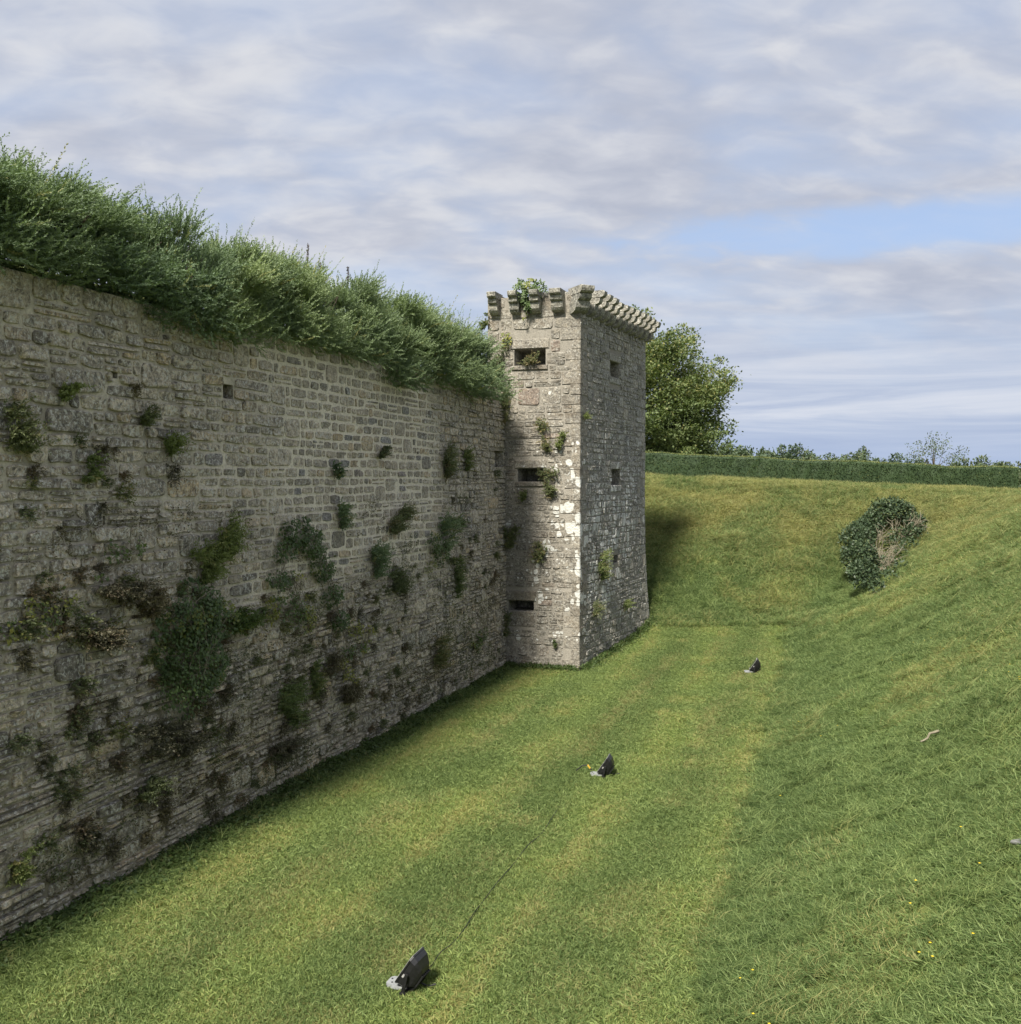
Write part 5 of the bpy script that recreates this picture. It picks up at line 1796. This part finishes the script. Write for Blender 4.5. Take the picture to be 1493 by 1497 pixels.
for bi, (px, py) in enumerate(starts):
    p = ground_hit(px, py) - bc
    ms = MB()
    for i in range(7):
        e = p + np.array([r.normal(0.35, 0.5), r.normal(-0.1, 0.35), 0.35 + r.uniform(0.1, 0.6)])
        t = np.linspace(0, 1, 7)[:, None]
        pp = p * (1 - t) + e * t + np.array([0, 0, 0.18]) * np.sin(t * 3.1) + np.cumsum(r.normal(0, 0.035, (7, 3)), axis=0)
        ms.tube(pp, np.linspace(0.020, 0.005, 7), 5)
        for j in range(4):
            s0 = pp[r.integers(2, 6)]
            e2 = s0 + r.normal(0, 0.24, 3) + [0.05, 0, 0.10]
            t2 = np.linspace(0, 1, 4)[:, None]
            ms.tube(s0 * (1 - t2) + e2 * t2 + r.normal(0, 0.015, (4, 3)), np.linspace(0.012, 0.004, 4), 4)
    ms.build('branch', M_TWIG, bush, local=True)


# ------------------------------------------------------------------ floodlights, cable, small finds on the grass
def floodlight(px, py, label, scale=0.72, yaw=0.0, tilt=36, pad='pad', wire=False, seed=0):
    """px, py: where its foot stands; the beam points at the wall, upwards"""
    p = ground_hit(px, py)
    root = empty('floodlight', tuple(p), label, 'floodlight', 'black floodlights standing on the moat floor')
    ca, sa = math.cos(R(yaw)), math.sin(R(yaw))
    fw = -Nn * ca + U * sa                     # beam, horizontal part
    rt_ = np.cross(fw, UP)                     # across
    el = R(tilt)
    bm = fw * math.cos(el) + UP * math.sin(el)
    up_ = np.cross(rt_, bm)
    if up_[2] < 0:
        up_ = -up_
    c = UP * 0.33 * scale - fw * 0.02
    W, H, D = 0.44 * scale, 0.54 * scale, 0.23 * scale

    def loft(rings, mat, name, smooth=False, par=root):
        n = len(rings[0])
        v = np.concatenate(rings)
        q = [[b * n + i, b * n + (i + 1) % n, (b + 1) * n + (i + 1) % n, (b + 1) * n + i] for b in range(len(rings) - 1) for i in range(n)]
        return MB().add(v, [q, [list(range(n))[::-1]], [[(len(rings) - 1) * n + i for i in range(n)]]]).build(name, mat, par, local=True, smooth=smooth)

    def ring(d, w, h, sh=0.0, ch=0.12):
        k = min(w, h) * ch
        pts = [(-w / 2 + k, -h / 2), (w / 2 - k, -h / 2), (w / 2, -h / 2 + k), (w / 2, h / 2 - k), (w / 2 - k, h / 2), (-w / 2 + k, h / 2), (-w / 2, h / 2 - k), (-w / 2, -h / 2 + k)]
        return np.array([c + rt_ * x + up_ * (y + sh) + bm * d for x, y in pts])
    housing = loft([ring(-D, W * 0.62, H * 0.50, -0.02 * scale), ring(-D * 0.82, W * 0.76, H * 0.66, -0.01 * scale), ring(-D * 0.35, W * 0.93, H * 0.9), ring(0.0, W * 0.96, H * 0.96)], M_BLACK, 'housing')
    frame = loft([ring(0.002, W, H), ring(0.03 * scale, W, H)], M_BLACK, 'front_frame')
    loft([ring(0.031 * scale, W * 0.86, H * 0.86), ring(0.036 * scale, W * 0.85, H * 0.85)], M_GLASS, 'glass', par=frame)
    loft([ring(0.0302 * scale, W * 0.985, H * 0.985), ring(0.0345 * scale, W * 0.97, H * 0.97)], M_GREYM, 'frame_rim', par=frame)
    for i in range(6):                         # cooling fins on the back
        x = (i - 2.5) * W * 0.105
        mb = MB().box(c + rt_ * x - bm * (D + 0.012 * scale) - up_ * 0.02 * scale, (0.008 * scale, H * 0.42, 0.05 * scale), rt_, up_, bm)
        mb.build('fin', M_BLACK, housing, local=True)
    MB().box(c - up_ * (H * 0.36) - bm * (D * 0.75), (W * 0.5, 0.22 * scale, 0.16 * scale), rt_, up_, bm).build('gear_box', M_BLACK, root, local=True)
    # clips: two bright latches
    for sgn in (-1, 1):
        MB().box(c + rt_ * sgn * W * 0.49 + up_ * (-0.05 * scale) + bm * -0.02, (0.02 * scale, 0.05 * scale, 0.03 * scale), rt_, up_, bm).build('latch', M_GREYM, frame, local=True)
    # yoke
    yk = MB()
    for sgn in (-1, 1):
        s0 = c + rt_ * sgn * (W * 0.5 + 0.02) - bm * D * 0.3
        s1 = np.array([0, 0, 0.03]) + rt_ * sgn * (W * 0.5 + 0.02) - fw * 0.02
        dv = s1 - s0; ln = np.linalg.norm(dv); dv /= ln
        yk.box((s0 + s1) / 2, (0.014, 0.05 * scale, ln + 0.04), rt_, np.cross(dv, rt_), dv)
    yk.box(np.array([0, 0, 0.02]) - fw * 0.02, (W + 0.08, 0.07, 0.014), rt_, fw, UP)
    yk.build('yoke', M_BLACK, root, local=True)
    # the pad it is bolted to
    r = np.random.default_rng(seed)
    if pad:
        cpad = fw * 0.15 * scale + UP * 0.022
        w2, l2, t2 = 0.30 * scale, 0.40 * scale, 0.035
        cs = []
        for kz in (-1, 1):
            for i in range(10):
                a_ = i * 2 * math.pi / 10
                x = math.copysign(abs(math.cos(a_)) ** 0.5, math.cos(a_)) * w2 / 2 * r.uniform(0.9, 1.05)
                y = math.copysign(abs(math.sin(a_)) ** 0.5, math.sin(a_)) * l2 / 2 * r.uniform(0.92, 1.05)
                cs.append(cpad + rt_ * x + fw * y + UP * (kz * t2 / 2))
        q = [[i, (i + 1) % 10, 10 + (i + 1) % 10, 10 + i] for i in range(10)]
        pd = MB().add(np.array(cs), [q, [list(range(10))[::-1]], [list(range(10, 20))]]).build('base_pad', M_PAD, root, local=True)
        for sx_, sy_ in ((-0.06, 0.22), (0.04, 0.27)):
            q0 = cpad + rt_ * sx_ * scale + fw * (sy_ - 0.12) * scale + UP * (t2 / 2)
            MB().tube(np.array([q0, q0 + UP * 0.006]), 0.014 * scale, 8).build('bolt', M_BLACK, pd, local=True)
    # gland and a loop of lead
    t = np.linspace(0, 1, 10)[:, None]
    s0 = c - up_ * (H * 0.42) - bm * (D * 0.85); s1 = -fw * 0.28 + U * 0.12 + UP * 0.03
    lp = s0 * (1 - t) + s1 * t + UP * 0.05 * np.sin(t * 6.0) * (1 - t)
    MB().tube(lp, 0.011, 6).build('lead', M_CABLE, root, local=True)
    MB().tube(np.array([lp[2], lp[3]]), 0.02, 8).build('cable_gland', M_GREYM, root, local=True)
    if wire:
        s0 = fw * 0.30 + UP * 0.06
        MB().tube(np.array([s0 + fw * 0.22 + UP * 0.0, s0 + fw * 0.1 + UP * 0.10, s0 + UP * 0.12, s0 - fw * 0.08 + UP * 0.03]), 0.012, 6).build('loose_lead', M_CABLE, root, local=True)
        MB().tube(np.array([s0 + UP * 0.125, s0 - fw * 0.05 + UP * 0.06]), 0.016, 6).build('wire_sleeve', M_YEL, root, local=True)
    return root, p


f1, fp1 = floodlight(598, 1446, 'nearest black floodlight on the lawn, with a pale grey pad and a cable', 0.74, 4, 34, 'pad', False, 1)
f2, fp2 = floodlight(882, 1134, 'middle black floodlight on the lawn, with a loose wire and yellow sleeve', 0.70, -4, 34, 'pad', True, 2)
f3, fp3 = floodlight(1101, 983, 'farthest black floodlight, standing near the tower end of the lawn', 0.70, -6, 34, 'pad', False, 3)

cab = []
for px, py in ((617, 1432), (626, 1418), (640, 1404), (658, 1385), (683, 1355), (700, 1330), (722, 1301), (748, 1268), (771, 1243), (790, 1222), (806, 1199), (818, 1182), (832, 1163), (852, 1143), (872, 1135)):
    p = ground_hit(px, py); cab.append(p)
cab = np.array(cab)
t = np.linspace(0, len(cab) - 1, 90)
cp = np.stack([np.interp(t, np.arange(len(cab)), cab[:, k]) for k in range(3)], 1)
cp[:, :2] += np.stack([0.010 * np.sin(t * 2.1), 0.010 * np.cos(t * 1.7)], 1)
cp[:, 2] = height(cp[:, 0], cp[:, 1]) + 0.026 + 0.014 * np.sin(t * 3.3) - 0.06 * sst(t, 10.8, 12.0)
o = MB().tube(cp, 0.0055, 6).build('power_cable', M_CABLE, None, loc=tuple(cp[0]))
tag(o, 'thin black power cable lying in the lawn from the nearest floodlight towards the middle one', 'cable')


def rock(px, py, size, label, mat, flat=0.5, seed=0):
    p = ground_hit(px, py)
    r = np.random.default_rng(seed)
    v, fs = [], []
    NL_, NA = 6, 10
    for i in range(NL_ + 1):
        th = math.pi * i / NL_
        for j in range(NA):
            ph = 2 * math.pi * j / NA
            k = 1 + 0.16 * math.sin(3 * ph + seed) + r.normal(0, 0.05)
            v.append(p + np.array([math.sin(th) * math.cos(ph) * size * k, math.sin(th) * math.sin(ph) * size * 0.7 * k, math.cos(th) * size * flat * k + 0.055]))
    q = [[i * NA + j, i * NA + (j + 1) % NA, (i + 1) * NA + (j + 1) % NA, (i + 1) * NA + j] for i in range(NL_) for j in range(NA)]
    o = MB().add(np.array(v), q).build('rock', mat, None, loc=tuple(p))
    tag(o, label, 'rock')


rock(1491, 1240, 0.09, 'flat grey stone half hidden in the grass at the right frame edge', M_ROCK, 0.30, 5)
p0, p1 = ground_hit(1346, 1097), ground_hit(1371, 1079)
t = np.linspace(0, 1, 6)[:, None]
o = MB().tube(p0 * (1 - t) + p1 * t + UP * 0.11 + rng.normal(0, 0.012, (6, 3)), np.linspace(0.012, 0.022, 6), 6).build('fallen_stick', M_TWIG, None, loc=tuple(p0))
tag(o, 'pale dry stick lying in the long grass of the right bank', 'stick')
